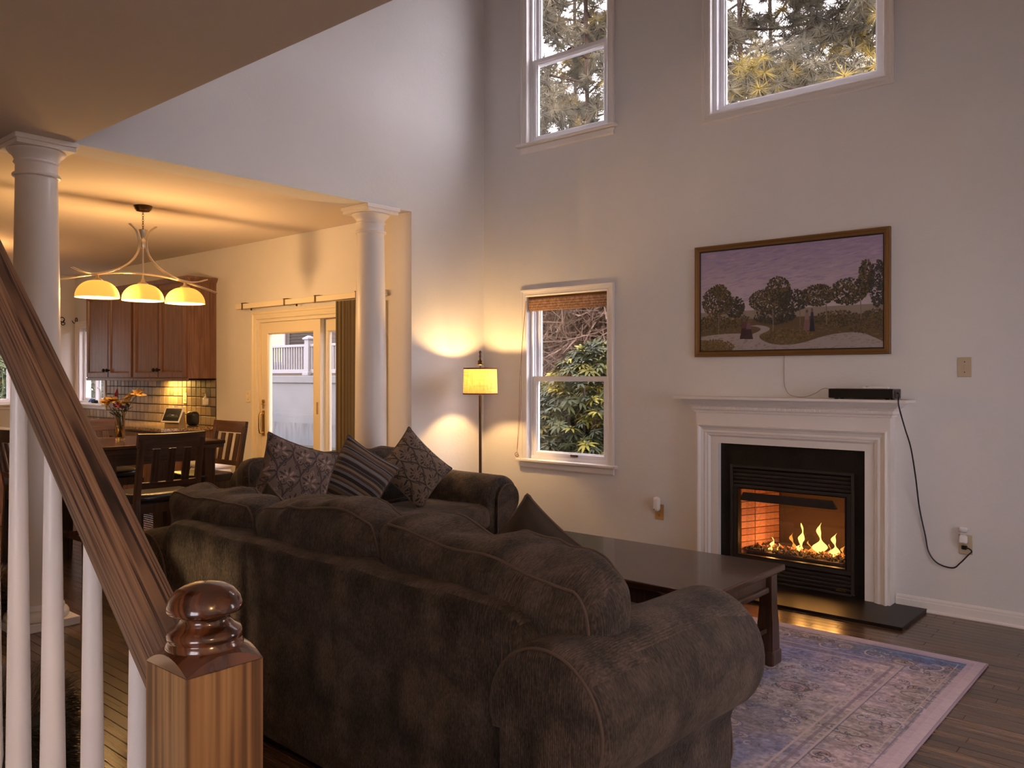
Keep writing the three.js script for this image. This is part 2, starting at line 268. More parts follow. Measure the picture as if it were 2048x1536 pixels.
// ---------------------------------------------------------------- windows
function sash(parent, x0, x1, y0, y1, z, w, bottom = w) {
  const f = part(parent, 'sash', [mould(x0, x1, y0, y1, [[0, -0.03], [0, 0], [w * 0.72, 0], [w * 0.78, -0.006], [w, -0.012], [w, -0.03]])], M.vinyl);
  f.position.z = z; const p = new THREE.Mesh(new THREE.BoxGeometry(x1 - x0 - 2 * w + 0.01, y1 - y0 - 2 * w + 0.01, 0.004), M.glass); p.name = 'pane'; p.position.set((x0 + x1) / 2, (y0 + y1) / 2, -0.02); f.add(p); return f;
}
const casing = [[0, 0], [0, 0.02], [0.006, 0.024], [0.02, 0.022], [0.024, 0.017], [0.046, 0.013], [0.05, 0.016], [0.058, 0.015], [0.064, 0.011], [0.064, 0]];
function hungWindow(name, [x0, x1, y0, y1], rail, parent = null) {
  const w = struct(name); w.position.z = FZ;
  part(w, 'window_frame', [span(x0, x0 + 0.028, y0, y1, -0.13, -0.035), span(x1 - 0.028, x1, y0, y1, -0.13, -0.035), span(x0, x1, y1 - 0.03, y1, -0.13, -0.035), span(x0, x1, y0, y0 + 0.03, -0.15, -0.03), span(x0 + 0.028, x0 + 0.036, y0, y1, -0.072, -0.06), span(x1 - 0.036, x1 - 0.028, y0, y1, -0.072, -0.06)], M.vinyl);
  sash(w, x0 + 0.03, x1 - 0.03, rail - 0.02, y1 - 0.03, -0.085, 0.04);
  const lower = sash(w, x0 + 0.03, x1 - 0.03, y0 + 0.03, rail + 0.022, -0.04, 0.042);
  part(lower, 'sash_lock', [rb(0.05, 0.012, 0.02, 0.004, (x0 + x1) / 2, rail + 0.028, -0.012), cyl(0.008, 0.008, 0.012, 12, (x0 + x1) / 2 - 0.01, rail + 0.036, -0.012), bar([(x0 + x1) / 2 - 0.01, rail + 0.04, -0.012], [(x0 + x1) / 2 + 0.025, rail + 0.038, -0.006], 0.008, 0.006)], M.bronze, 'dark sash lock');
  part(w, 'casing', [mould(x0 - 0.064, x1 + 0.064, y0 - 0.0, y1 + 0.064, casing, 3)], M.trim);
  part(w, 'stool', [rb(x1 - x0 + 0.19, 0.024, 0.11, 0.008, (x0 + x1) / 2, y0 - 0.008, -0.005)], M.trim);
  part(w, 'apron', [ext([[0, 0], [0.012, 0], [0.02, 0.012], [0.02, 0.05], [0.01, 0.056], [0, 0.056]], x1 - x0 + 0.13).rotateY(-PI / 2).translate(x1 + 0.065, y0 - 0.076, 0)], M.trim);
  return w;
}
const win1 = hungWindow('window_1', LW, 1.385), win2 = hungWindow('window_2', ULW, 4.05);
part(win1, 'sash_lift', [rb(0.075, 0.02, 0.012, 0.005, -4.02, 0.762, -0.032), rb(0.055, 0.008, 0.012, 0.003, -4.02, 0.756, -0.024)], M.bronze, 'dark sash lift on the bottom rail');
{ // fixed window on the right, picture framed
  const [x0, x1, y0, y1] = URW, w = struct('window_3'); w.position.z = FZ;
  part(w, 'window_frame', [mould(x0, x1, y0, y1, [[0, -0.14], [0, -0.03], [0.03, -0.03], [0.03, -0.07], [0.034, -0.07], [0.034, -0.14]])], M.vinyl);
  sash(w, x0 + 0.034, x1 - 0.034, y0 + 0.034, y1 - 0.034, -0.075, 0.04);
  part(w, 'casing', [mould(x0 - 0.064, x1 + 0.064, y0 - 0.064, y1 + 0.064, casing, 4)], M.trim);
}
{ // kitchen window beside the wall cabinets and the one on the far wall
  const [x0, x1, y0, y1] = KW, w = struct('window_4'); w.position.z = SZ;
  part(w, 'window_frame', [mould(x0, x1, y0, y1, [[0, -0.14], [0, -0.0], [0.025, -0.0], [0.025, -0.14]])], M.vinyl);
  sash(w, x0 + 0.02, (x0 + x1) / 2 + 0.02, y0 + 0.02, y1 - 0.02, -0.05, 0.045); sash(w, (x0 + x1) / 2 - 0.02, x1 - 0.02, y0 + 0.02, y1 - 0.02, -0.085, 0.045);
  part(w, 'casing', [mould(x0 - 0.064, x1 + 0.064, y0, y1 + 0.064, casing, 3)], M.trim);
  part(w, 'stool', [rb(x1 - x0 + 0.16, 0.024, 0.14, 0.006, (x0 + x1) / 2, y0 - 0.012, 0.0), rb(x1 - x0 + 0.13, 0.045, 0.02, 0.006, (x0 + x1) / 2, y0 - 0.045, 0.01)], M.trim);
  const v = struct('window_5'); v.position.set(KX, 0, 0); v.rotation.y = PI / 2;
  part(v, 'window_frame', [mould(2.55, 3.84, 1.06, 2.0, [[0, -0.14], [0, 0], [0.025, 0], [0.025, -0.14]])], M.vinyl);
  sash(v, 2.57, 3.21, 1.08, 1.98, -0.05, 0.045); sash(v, 3.18, 3.82, 1.08, 1.98, -0.085, 0.045);
  part(v, 'casing', [mould(2.486, 3.904, 1.06, 2.064, casing, 3)], M.trim);
  part(v, 'stool', [rb(1.46, 0.024, 0.14, 0.006, 3.195, 1.048, 0.0), rb(1.42, 0.045, 0.02, 0.006, 3.195, 1.015, 0.01)], M.trim);
}

// windows of the room's unseen sides
for (const [name, [x0, x1, y0, y1], pos, turn] of [['window_6', RW, [RX, 0, 0], PI / 2], ['window_7', FW2, [0, 0, BZ], 0]]) {
  const w = struct(name), m = (x0 + x1) / 2; w.position.set(...pos); w.rotation.y = turn;
  part(w, 'window_frame', [mould(x0, x1, y0, y1, [[0, 0.001], [0, 0.149], [0.03, 0.149], [0.03, 0.001]])], M.vinyl);
  sash(w, x0 + 0.03, m + 0.02, y0 + 0.03, y1 - 0.03, 0.08, 0.045); sash(w, m - 0.02, x1 - 0.03, y0 + 0.03, y1 - 0.03, 0.11, 0.045);
}

// ---------------------------------------------------------------- sliding glass door
{
  const [x0, x1, , y1] = SD, d = struct('door_1'); d.position.z = SZ;
  part(d, 'casing', [mould(x0 - 0.075, x1 + 0.075, 0, y1 + 0.075, casing.map(([a, b]) => [a * 1.17, b]), 3)], M.cream);
  part(d, 'door_frame', [span(x0, x0 + 0.03, 0, y1, -0.15, -0.005), span(x1 - 0.03, x1, 0, y1, -0.15, -0.005), span(x0 + 0.03, x1 - 0.03, y1 - 0.03, y1, -0.15, -0.005), span(x0 + 0.03, x1 - 0.03, 0, 0.03, -0.15, -0.005)], M.cream);
  const leaf = (name, a, b, z) => {
    const p = part(d, name, [mould(a, b, 0.032, y1 - 0.032, [[0, -0.04], [0, 0], [0.105, 0], [0.112, -0.006], [0.118, -0.014], [0.118, -0.04]])], M.cream); p.position.z = z;
    const g = new THREE.Mesh(new THREE.BoxGeometry(b - a - 0.22, y1 - 0.28, 0.006), M.glass); g.name = 'pane'; g.position.set((a + b) / 2, y1 / 2, -0.024); p.add(g); return p;
  };
  const L = leaf('sliding_panel', x0 + 0.032, x0 + 0.99, -0.025), Rr = leaf('fixed_panel', x0 + 0.91, x1 - 0.032, -0.085);
  part(L, 'handle', [tube([[x0 + 0.075, 1.04, 0], [x0 + 0.075, 1.04, 0.04], [x0 + 0.075, 1.0, 0.05], [x0 + 0.075, 0.9, 0.05], [x0 + 0.075, 0.855, 0.04], [x0 + 0.075, 0.855, 0]], 0.011, 30), rb(0.04, 0.25, 0.008, 0.004, x0 + 0.075, 0.947, 0.003)], M.brass, 'brass pull handle');
  part(L, 'door_lock', [cyl(0.019, 0.019, 0.014, 18).rotateX(PI / 2).translate(x0 + 0.08, 1.16, 0.006), rb(0.05, 0.012, 0.012, 0.004, x0 + 0.088, 1.135, 0.018), rb(0.014, 0.05, 0.01, 0.004, x0 + 0.08, 1.115, 0.012)], M.brass, 'brass thumb latch');
  part(L, 'finger_pull', [mould(x0 + 0.935, x0 + 0.96, 1.06, 1.17, [[0, 0], [0.001, 0.003], [0.006, 0.003], [0.008, -0.003]])], M.brass, 'recessed finger pull');
}

// ---------------------------------------------------------------- two round columns
function column(label, x, z) {
  const c = thing('column', label, 'column', [x, 0, z], 0, 'columns of the dining opening');
  part(c, 'plinth', [rb(0.34, 0.045, 0.34, 0.004, 0, 0.0225, 0)], M.trim);
  part(c, 'base_moulding', [lathe([[0.001, 0.045], [0.158, 0.045], [0.164, 0.052], [0.164, 0.072], [0.155, 0.086], [0.142, 0.09], [0.138, 0.1], [0.142, 0.106], [0.141, 0.113], [0.13, 0.12], [0.128, 0.135], [0.001, 0.135]], 48)], M.trim);
  part(c, 'shaft', [lathe([[0.124, 0.13], [0.124, 0.9], [0.121, 1.5], [0.114, 2.1], [0.107, 2.52], [0.109, 2.535]], 56)], M.trim);
  part(c, 'neck_ring', [lathe([[0.1, 2.53], [0.118, 2.53], [0.123, 2.536], [0.123, 2.545], [0.118, 2.551], [0.108, 2.553], [0.107, 2.6], [0.112, 2.606], [0.118, 2.612], [0.114, 2.62], [0.11, 2.62]], 48)], M.trim);
  part(c, 'capital', [lathe([[0.108, 2.615], [0.112, 2.63], [0.124, 2.65], [0.14, 2.663], [0.148, 2.674], [0.15, 2.684], [0.1, 2.684]], 48), rb(0.31, 0.026, 0.31, 0.003, 0, 2.695, 0), rb(0.33, 0.028, 0.33, 0.004, 0, CH - 0.0145, 0)], M.trim);
  return c;
}
column('white round column nearest the stair rail, its plinth on the bare floor', -5.125, -1.805);
column('white round column behind the loveseat, beside the bunched door blinds', -5.14, -4.24);

// ---------------------------------------------------------------- fireplace
const FX = -2.2035;
{
  const t = thing('fireplace_mantel', 'white wooden mantelpiece with stepped mouldings around the lit gas fire', 'mantelpiece', [FX, 0, FZ]);
  const hw = 0.65;
  part(t, 'surround_board', [span(-hw, -0.6, 0.0205, 1.16, 0, 0.1), span(0.6, hw, 0.0205, 1.16, 0, 0.1), span(-0.6, 0.6, 1.06, 1.16, 0, 0.1), span(-0.6, -0.4938, 0.0205, 1.06, 0, 0.075), span(0.4938, 0.6, 0.0205, 1.06, 0, 0.075), span(-0.4938, 0.4938, 0.945, 1.06, 0, 0.075)], M.trim);
  part(t, 'moulding', [mould(-0.634, 0.634, 0.0205, 1.075, [[0, 0.1], [0, 0.113], [0.008, 0.12], [0.016, 0.115], [0.024, 0.106], [0.042, 0.098], [0.05, 0.1], [0.058, 0.1], [0.062, 0.092], [0.072, 0.092], [0.08, 0.085], [0.086, 0.074]], 3)], M.trim);
  // crown: swept profile along front and both returns
  const crown = [[0.0, 1.155], [0.012, 1.158], [0.014, 1.17], [0.022, 1.178], [0.022, 1.198], [0.03, 1.203], [0.034, 1.21], [0.044, 1.216], [0.058, 1.226], [0.07, 1.24], [0.076, 1.25]];
  const P = []; const ringAt = ([o, y]) => [[-hw - o, y, 0], [-hw - o, y, 0.1 + o], [hw + o, y, 0.1 + o], [hw + o, y, 0]];
  for (let i = 0; i + 1 < crown.length; i++) { const a = ringAt(crown[i]), b = ringAt(crown[i + 1]); for (let k = 0; k < 3; k++) P.push(...a[k], ...a[k + 1], ...b[k + 1], ...a[k], ...b[k + 1], ...b[k]); }
  const cg = new THREE.BufferGeometry(); cg.setAttribute('position', new THREE.Float32BufferAttribute(P, 3)); cg.computeVertexNormals();
  part(t, 'crown_moulding', [muv(cg)], M.trim);
  part(t, 'mantel_shelf', [rb(1.54, 0.02, 0.21, 0.005, 0, 1.258, 0.105)], M.trim);
  const dg = join(rb(0.0235, 0.017, 0.006, 0.0015, 0, 0, 0)); for (let i = 0; i < 41; i++) { const d = new THREE.Mesh(dg, M.trim); d.name = 'dentil'; d.position.set(-0.64 + i * 0.032, 1.188, 0.1245); t.add(d); }
}
{
  const slateT = tex(256, 256, (u, v) => { const b = fbm(u, v, 4, 4, 5, 131), f = fbm(u, v, 60, 60, 2, 135); const k = 0.7 + 0.7 * (b - 0.5) + 0.3 * (f - 0.5); return [46 * k, 38 * k, 34 * k]; });
  M.slate = phys({ map: rep(slateT, 2), roughness: 0.42, specularIntensity: 0.6 });
  const f = thing('gas_fireplace', 'black metal gas fireplace with louvred grilles and flames behind glass', 'fireplace', [FX, 0, FZ]);
  const w = 0.418, g0 = 0.37;
  part(f, 'slate_facing', [span(-0.4938, -w, 0.0205, 0.945, 0, 0.03), span(w, 0.4938, 0.0205, 0.945, 0, 0.03), span(-w, w, 0.798, 0.945, 0, 0.03)], M.slate, 'dark polished stone facing');
  part(f, 'metal_frame', [span(-w, -w + 0.018, 0.03, 0.798, -0.02, 0.045, 0.003), span(w - 0.018, w, 0.03, 0.798, -0.02, 0.045, 0.003), span(-w + 0.018, w - 0.018, 0.78, 0.798, -0.02, 0.045, 0.003), span(-w + 0.018, w - 0.018, 0.0215, 0.036, -0.02, 0.045, 0.003),
    span(-w + 0.018, w - 0.018, 0.645, 0.665, -0.02, 0.036, 0.002), span(-w + 0.018, w - 0.018, 0.15, 0.18, -0.02, 0.036, 0.002), span(-w + 0.018, -g0, 0.18, 0.645, -0.02, 0.036, 0.002), span(g0, w - 0.018, 0.18, 0.645, -0.02, 0.036, 0.002)], M.blackMatte);
  const slat = join(rb(2 * w - 0.036, 0.02, 0.022, 0.004).rotateX(0.35));
  for (const y of [0.768, 0.742, 0.716, 0.69, 0.137, 0.112, 0.087, 0.062]) { const s = new THREE.Mesh(slat, M.blackMatte); s.name = 'slat'; s.position.set(0, y - 0.008, 0.022); f.add(s); }
  part(f, 'grille_back', [span(-w, w, 0.665, 0.79, -0.03, -0.02)], M.iron); part(f, 'grille_back', [span(-w, w, 0.03, 0.15, -0.03, -0.02)], M.iron);
  part(f, 'badge', [rb(0.06, 0.011, 0.004, 0.001, 0.337, 0.05, 0.044)], M.brass, 'small metal maker plate');
  // firebox: splayed side walls of brick, back wall, floor
  const D = -0.36, bw = 0.235, brickT = tex(256, 128, (u, v) => { const b = fbm(u, v, 4, 4, 4, 141), fz = fbm(u, v, 40, 40, 2, 145); const k = 0.85 + 0.4 * (b - 0.5) + 0.25 * (fz - 0.5); return [214 * k, 146 * k, 106 * k]; });
  const brickM = std({ map: rep(brickT, 3), roughness: 0.95 }), brickM2 = std({ map: rep(brickT, 3), color: col(236, 226, 220), roughness: 0.95 }), mortar = std({ color: col(72, 46, 34), roughness: 1 });
  const backM = std({ color: col(72, 52, 42), roughness: 0.9, bumpMap: rep(plasterBump, 3), bumpScale: 0.002 });
  part(f, 'firebox', [span(-bw - 0.02, bw + 0.02, 0.1, 0.66, D - 0.03, D), span(-g0 - 0.04, g0 + 0.04, 0.155, 0.175, D, -0.03), span(-g0 - 0.04, g0 + 0.04, 0.64, 0.655, D, -0.03)], backM);
  part(f, 'back_panel', [mould(-bw + 0.01, bw - 0.01, 0.2, 0.6, [[0, 0], [0, 0.006], [0.02, 0.006], [0.024, 0.003]]).translate(0, 0, D + 0.001)], backM);
  for (const s of [-1, 1]) {
    const a = V3(s * (g0 + 0.005), 0, -0.03), b = V3(s * (bw + 0.005), 0, D), L = a.distanceTo(b), ang = Math.atan2(b.x - a.x, b.z - a.z), grp = part(f, 'side_wall', [bx(0.02, 0.5, L, 0, 0.4, 0)], mortar);
    grp.position.set((a.x + b.x) / 2 + s * 0.01, 0, (a.z + b.z) / 2); grp.rotation.y = ang;
    const hgt = 0.0465, bg = join(rb(0.012, hgt - 0.004, L * 0.64 - 0.004, 0.002, 0, 0, 0, 1)), sg = join(rb(0.012, hgt - 0.004, L * 0.36 - 0.004, 0.002, 0, 0, 0, 1));
    for (let r = 0; r < 10; r++) { const y = 0.185 + r * hgt, fl = 0; for (const [g, zc] of [[sg, L / 2 - L * 0.18], [bg, -L / 2 + L * 0.32]]) { const m = new THREE.Mesh(g, (r + fl) % 3 ? brickM : brickM2); m.name = 'brick'; m.position.set(s * 0.0125, y, s * 0 + zc * -1); grp.add(m); } }
  }
  part(f, 'heat_shield', [ext([[-0.30, 0.635], [0.30, 0.635], [0.325, 0.585], [0.31, 0.58], [-0.31, 0.58], [-0.325, 0.585]], 0.012, 0.002).rotateX(0.25).translate(0, 0.005, -0.075)], M.blackMatte, 'black angled hood under the top of the glass');
  part(f, 'burner_tray', [rb(0.66, 0.035, 0.2, 0.01, 0, 0.19, -0.13)], M.iron);
  // embers: rock chips and bits of glass
  const r = rng(77), chips = [], hot = [];
  for (let i = 0; i < 900; i++) {
    const x = (r() - 0.5) * 0.7, z = -0.04 - r() * 0.24, s = 0.006 + r() * 0.01, g = new THREE.TetrahedronGeometry(s, 0); g.rotateX(r() * 6).rotateY(r() * 6).translate(x * (1 + (z + 0.04) * 0.7), 0.2 + r() * 0.022 + 0.02 * Math.exp(-Math.pow((z + 0.16) / 0.06, 2)), z);
    (Math.abs(z + 0.17) < 0.05 && r() < 0.4 ? hot : chips).push(g);
  }
  part(f, 'lava_rock', chips, std({ color: col(58, 44, 28), roughness: 0.8 })).userData.kind = 'stuff';
  part(f, 'embers', hot, std({ color: col(120, 50, 20), emissive: new THREE.Color().setRGB(1.0, 0.22, 0.04), emissiveIntensity: 0.8, roughness: 0.9 })).userData.kind = 'stuff';
  part(f, 'log', [tube([[-0.25, 0.225, -0.2], [-0.1, 0.235, -0.21], [0.1, 0.23, -0.2], [0.27, 0.225, -0.19]], 0.022, 16, 8)], std({ color: col(40, 26, 20), roughness: 0.95 }));
  // flames: twisting lobed tongues
  const flameM = std({ color: 0x000000, emissive: new THREE.Color().setRGB(1.0, 0.62, 0.13), emissiveIntensity: 2.3, roughness: 1 }), flameO = std({ color: 0x000000, emissive: new THREE.Color().setRGB(1.0, 0.34, 0.045), emissiveIntensity: 1.05, roughness: 1 });
  function flame(x, z, h, w, s, lean = 0) {
    const rr = rng(s), a = rr() * 6, b = rr() * 6, g = new THREE.CylinderGeometry(1, 1, 1, 12, 26, false), p = g.attributes.position;
    for (let i = 0; i < p.count; i++) {
      const t = clamp(p.getY(i) + 0.5), th = Math.atan2(p.getZ(i), p.getX(i)), body = w * Math.pow(Math.sin(PI * Math.pow(clamp(t * 0.97 + 0.02), 0.62)), 0.8) * (1 - 0.55 * t) * (0.72 + 0.5 * Math.sin(t * 13 + a)) * (1 + 0.45 * Math.sin(2 * th + t * 7 + b)), rad = Math.hypot(p.getX(i), p.getZ(i)) > 0.5 ? Math.max(0.0006, body) : 0.0001;
      p.setXYZ(i, x + rad * Math.cos(th) + lean * t * h + 0.012 * Math.sin(t * 9 + a) * t, 0.205 + t * h, z + 0.6 * rad * Math.sin(th) + 0.006 * Math.sin(t * 8 + b));
    }
    return smooth(g);
  }
  for (const [x, z, h, w, s, l, m] of [[-0.005, -0.17, 0.205, 0.03, 3, 0.05, flameM], [0.125, -0.16, 0.225, 0.037, 8, 0.03, flameM], [0.225, -0.15, 0.17, 0.03, 14, 0.06, flameM], [-0.20, -0.14, 0.09, 0.022, 21, 0.15, flameM], [-0.05, -0.18, 0.13, 0.02, 27, -0.2, flameO], [0.085, -0.15, 0.1, 0.018, 31, -0.3, flameO], [-0.17, -0.15, 0.05, 0.012, 33, 0.5, flameM], [0.27, -0.17, 0.1, 0.013, 37, 0.15, flameO], [-0.03, -0.16, 0.07, 0.018, 41, 0.3, flameM], [0.18, -0.17, 0.09, 0.012, 43, 0.2, flameO]]) { const k = part(f, 'flame', [flame(x, z, h, w, s, l)], m); k.castShadow = false; }
  for (const [x, y, z, I] of [[0.02, 0.33, -0.1, 0.13], [0.14, 0.34, -0.09, 0.14], [0.24, 0.3, -0.09, 0.1], [-0.18, 0.28, -0.09, 0.1]]) { const L = new THREE.PointLight(new THREE.Color().setRGB(1, 0.42, 0.10), I); L.position.set(x, y, z); L.shadow.radius = 2; L.castShadow = true; f.add(L); }
  const pane = new THREE.Mesh(new THREE.BoxGeometry(2 * g0, 0.465, 0.004), M.glass); pane.name = 'glass_front'; pane.position.set(0, 0.4125, 0.005); f.add(pane);
  part(f, 'glass_trim', [mould(-g0, g0, 0.18, 0.645, [[0, 0.02], [0, 0.04], [0.008, 0.04], [0.01, 0.012]])], M.black);
}
single('hearth', [rb(1.67, 0.02, 0.51, 0.003, FX, 0.01, FZ + 0.255)], M.slate, 'dark stone hearth slab on the floor before the fire', 'hearth');

// ---------------------------------------------------------------- wall hung picture screen in a bronze frame
{
  const W = 1024, H = 576, cv = document.createElement('canvas'); cv.width = W; cv.height = H; const c = cv.getContext('2d'), r = rng(303);
  const sky = c.createLinearGradient(0, 0, 0, H * 0.62); sky.addColorStop(0, 'rgb(122,102,122)'); sky.addColorStop(0.5, 'rgb(140,120,130)'); sky.addColorStop(1, 'rgb(150,132,134)'); c.fillStyle = sky; c.fillRect(0, 0, W, H);
  const dab = (x, y, w, h, rot, fill) => { c.save(); c.translate(x, y); c.rotate(rot); c.fillStyle = fill; c.beginPath(); c.ellipse(0, 0, w, h, 0, 0, 7); c.fill(); c.restore(); };
  for (let i = 0; i < 900; i++) { const y = r() * 300, p = r(); dab(r() * W, y, 14 + r() * 22, 2 + r() * 4, -0.25 + r() * 0.3, p < 0.35 ? 'rgba(98,82,118,.22)' : p < 0.7 ? 'rgba(160,134,144,.22)' : 'rgba(150,120,140,.2)'); }
  c.fillStyle = 'rgb(112,96,86)'; c.fillRect(0, 352, W, 60); c.fillStyle = 'rgb(74,58,38)'; c.fillRect(0, 400, W, H - 400);
  const leaf = (x, y, rx, ry, n, cols) => { for (let i = 0; i < n; i++) { const a = r() * 7, d = Math.sqrt(r()); dab(x + Math.cos(a) * d * rx, y + Math.sin(a) * d * ry, 3 + r() * 5, 2 + r() * 3, r() * 3, cols[Math.floor(r() * cols.length)]); } };
  const G1 = ['rgb(52,44,30)', 'rgb(40,36,28)', 'rgb(74,60,36)', 'rgb(34,32,28)', 'rgb(88,70,42)'], G2 = ['rgb(30,29,28)', 'rgb(44,40,34)', 'rgb(56,48,36)'], G3 = ['rgb(62,52,34)', 'rgb(48,40,28)', 'rgb(84,68,40)'];
  leaf(80, 420, 110, 50, 500, G3); leaf(230, 410, 90, 36, 300, G3); leaf(450, 390, 120, 46, 500, G2); leaf(790, 420, 120, 44, 500, G3); leaf(980, 420, 70, 40, 260, G3);
  leaf(212, 330, 62, 60, 420, G2); leaf(105, 290, 96, 86, 900, G1); leaf(118, 232, 48, 40, 260, G1);
  leaf(420, 300, 120, 66, 900, G1); leaf(470, 240, 70, 66, 460, G1); leaf(560, 310, 84, 60, 520, G2); leaf(690, 290, 90, 58, 600, G1); leaf(850, 280, 96, 70, 760, G1); leaf(940, 210, 40, 90, 420, G1); leaf(1000, 250, 46, 120, 520, G2);
  for (const [x, y0, y1, w] of [[112, 360, 500, 5], [440, 350, 478, 7], [592, 350, 450, 5], [735, 340, 452, 7], [912, 330, 430, 5]]) { c.strokeStyle = 'rgb(96,80,72)'; c.lineWidth = w; c.beginPath(); c.moveTo(x, y0); c.quadraticCurveTo(x + 4, (y0 + y1) / 2, x + 2, y1); c.stroke(); }
  c.fillStyle = 'rgb(128,112,110)'; c.beginPath(); c.moveTo(0, 492); c.quadraticCurveTo(180, 470, 320, 486); c.quadraticCurveTo(430, 452, 300, 440); c.lineTo(350, 436); c.quadraticCurveTo(480, 452, 380, 486); c.quadraticCurveTo(330, 505, 420, 540); c.quadraticCurveTo(520, 566, 640, 534); c.quadraticCurveTo(800, 480, 930, 500); c.lineTo(1024, 545); c.lineTo(1024, 576); c.lineTo(200, 576); c.quadraticCurveTo(190, 520, 0, 512); c.fill();
  for (let i = 0; i < 700; i++) dab(r() * W, 450 + r() * 126, 4 + r() * 8, 1 + r() * 2, -0.1, r() < 0.5 ? 'rgba(92,70,44,.35)' : 'rgba(140,122,118,.25)');
  leaf(70, 556, 140, 44, 480, ['rgb(86,66,34)', 'rgb(66,52,30)', 'rgb(100,78,44)']); leaf(520, 500, 150, 32, 480, ['rgb(78,62,34)', 'rgb(60,50,30)', 'rgb(98,74,42)']); leaf(960, 470, 110, 30, 300, ['rgb(80,62,36)', 'rgb(60,44,34)']);
  const figure = (x, y, w, h, top, low) => { dab(x, y - h * 0.92, w * 0.17, h * 0.085, 0, 'rgb(84,60,50)'); c.fillStyle = top; c.beginPath(); c.moveTo(x - w * 0.2, y - h * 0.84); c.lineTo(x + w * 0.2, y - h * 0.84); c.lineTo(x + w * 0.28, y - h * 0.5); c.lineTo(x - w * 0.28, y - h * 0.5); c.fill(); c.fillStyle = low; c.beginPath(); c.moveTo(x - w * 0.25, y - h * 0.52); c.lineTo(x + w * 0.25, y - h * 0.52); c.lineTo(x + w * 0.45, y); c.lineTo(x - w * 0.45, y); c.fill(); };
  figure(272, 512, 60, 116, 'rgb(70,40,48)', 'rgb(44,26,30)'); figure(300, 514, 56, 108, 'rgb(92,62,70)', 'rgb(48,28,32)'); figure(632, 476, 46, 112, 'rgb(110,84,80)', 'rgb(98,70,72)'); figure(660, 482, 34, 124, 'rgb(40,36,56)', 'rgb(30,28,40)');
  const pic = setup(new THREE.CanvasTexture(cv)); pic.wrapS = pic.wrapT = THREE.ClampToEdgeWrapping;
  const t = thing('wall_screen', 'wide framed picture screen of a park landscape hung above the mantel', 'television', [-2.2385, 1.9365, FZ]);
  const hw = 0.664, hh = 0.392, gold = phys({ color: col(122, 88, 48), roughness: 0.45, metalness: 0.35 });
  part(t, 'frame', [mould(-hw, hw, -hh, hh, [[0, 0.004], [0, 0.03], [0.004, 0.034], [0.012, 0.034], [0.02, 0.029], [0.034, 0.03], [0.038, 0.022]])], gold, 'bronze coloured moulded frame');
  part(t, 'housing', [span(-hw + 0.01, hw - 0.01, -hh + 0.01, hh - 0.01, 0.001, 0.016)], M.blackMatte);
  part(t, 'bezel', [mould(-hw + 0.036, hw - 0.036, -hh + 0.036, hh - 0.036, [[0, 0.016], [0, 0.023], [0.006, 0.023], [0.008, 0.018]])], M.black);
  const pl = new THREE.PlaneGeometry(2 * (hw - 0.043), 2 * (hh - 0.043)); const scr = new THREE.Mesh(pl, std({ map: pic, roughness: 0.6, emissive: 0xffffff, emissiveMap: pic, emissiveIntensity: 0.2 })); scr.name = 'screen'; scr.position.z = 0.0185; t.add(scr); scr.userData.label = 'painted landscape with trees, paths and strolling couples';
}
// cable box on the mantel, its white remote, thin white cable and black power cord
{
  const y = 1.268, z = FZ + 0.115, b = thing('cable_box', 'low glossy black set-top box on the right end of the mantel', 'box', [-1.7, y, z]);
  part(b, 'case', [rb(0.385, 0.058, 0.15, 0.006, 0, 0.035, 0)], M.black); for (const s of [-1, 1]) for (const q of [-1, 1]) part(b, 'foot', [cyl(0.012, 0.012, 0.007, 12, s * 0.15, 0.0035, q * 0.05)], M.blackMatte);
  part(b, 'port_panel', [rb(0.003, 0.04, 0.1, 0.001, 0.1935, 0.034, 0.0)], std({ color: col(70, 62, 56), roughness: 0.5, metalness: 0.4 }));
  const rm = thing('remote_control', 'slim white remote lying on the black set-top box', 'remote', [-1.625, y + 0.064, z + 0.02], 0.12); part(rm, 'body', [rb(0.15, 0.012, 0.038, 0.005, 0, 0.006, 0)], M.white); part(rm, 'button', [cyl(0.006, 0.006, 0.003, 12, -0.05, 0.013, 0)], M.iron);
  single('screen_cable', [tube([[-2.25, 1.56, FZ + 0.006], [-2.252, 1.42, FZ + 0.006], [-2.245, 1.34, FZ + 0.01], [-2.2, 1.285, FZ + 0.03], [-2.1, 1.273, FZ + 0.06], [-2.02, 1.298, FZ + 0.07], [-1.97, 1.328, FZ + 0.08], [-1.93, 1.33, FZ + 0.09], [-1.893, 1.305, FZ + 0.1]], 0.0022, 60, 6)], std({ color: col(168, 152, 144), roughness: 0.5 }), 'thin pale cable dropping from the picture screen to the set-top box', 'cable');
  const zc = FZ + 0.235;
  single('power_cord', [tube([[-1.51, y + 0.036, z], [-1.485, y + 0.042, z + 0.05], [-1.47, y + 0.03, zc - 0.025], [-1.468, y - 0.01, zc], [-1.46, 1.2, zc - 0.01], [-1.445, 1.1, zc - 0.05], [-1.43, 0.98, FZ + 0.12], [-1.42, 0.8, FZ + 0.06], [-1.41, 0.62, FZ + 0.02], [-1.38, 0.46, FZ + 0.012], [-1.36, 0.36, FZ + 0.012], [-1.31, 0.3, FZ + 0.014], [-1.23, 0.285, FZ + 0.014], [-1.19, 0.32, FZ + 0.014], [-1.145, 0.375, FZ + 0.025], [-1.125, 0.397, FZ + 0.04], [-1.135, 0.412, FZ + 0.04], [-1.165, 0.415, FZ + 0.03]], 0.0042, 160, 8), rb(0.03, 0.024, 0.022, 0.006, -1.168, 0.414, FZ + 0.018)], M.black, 'black power cord hanging from the mantel to the right hand outlet', 'cord');
}
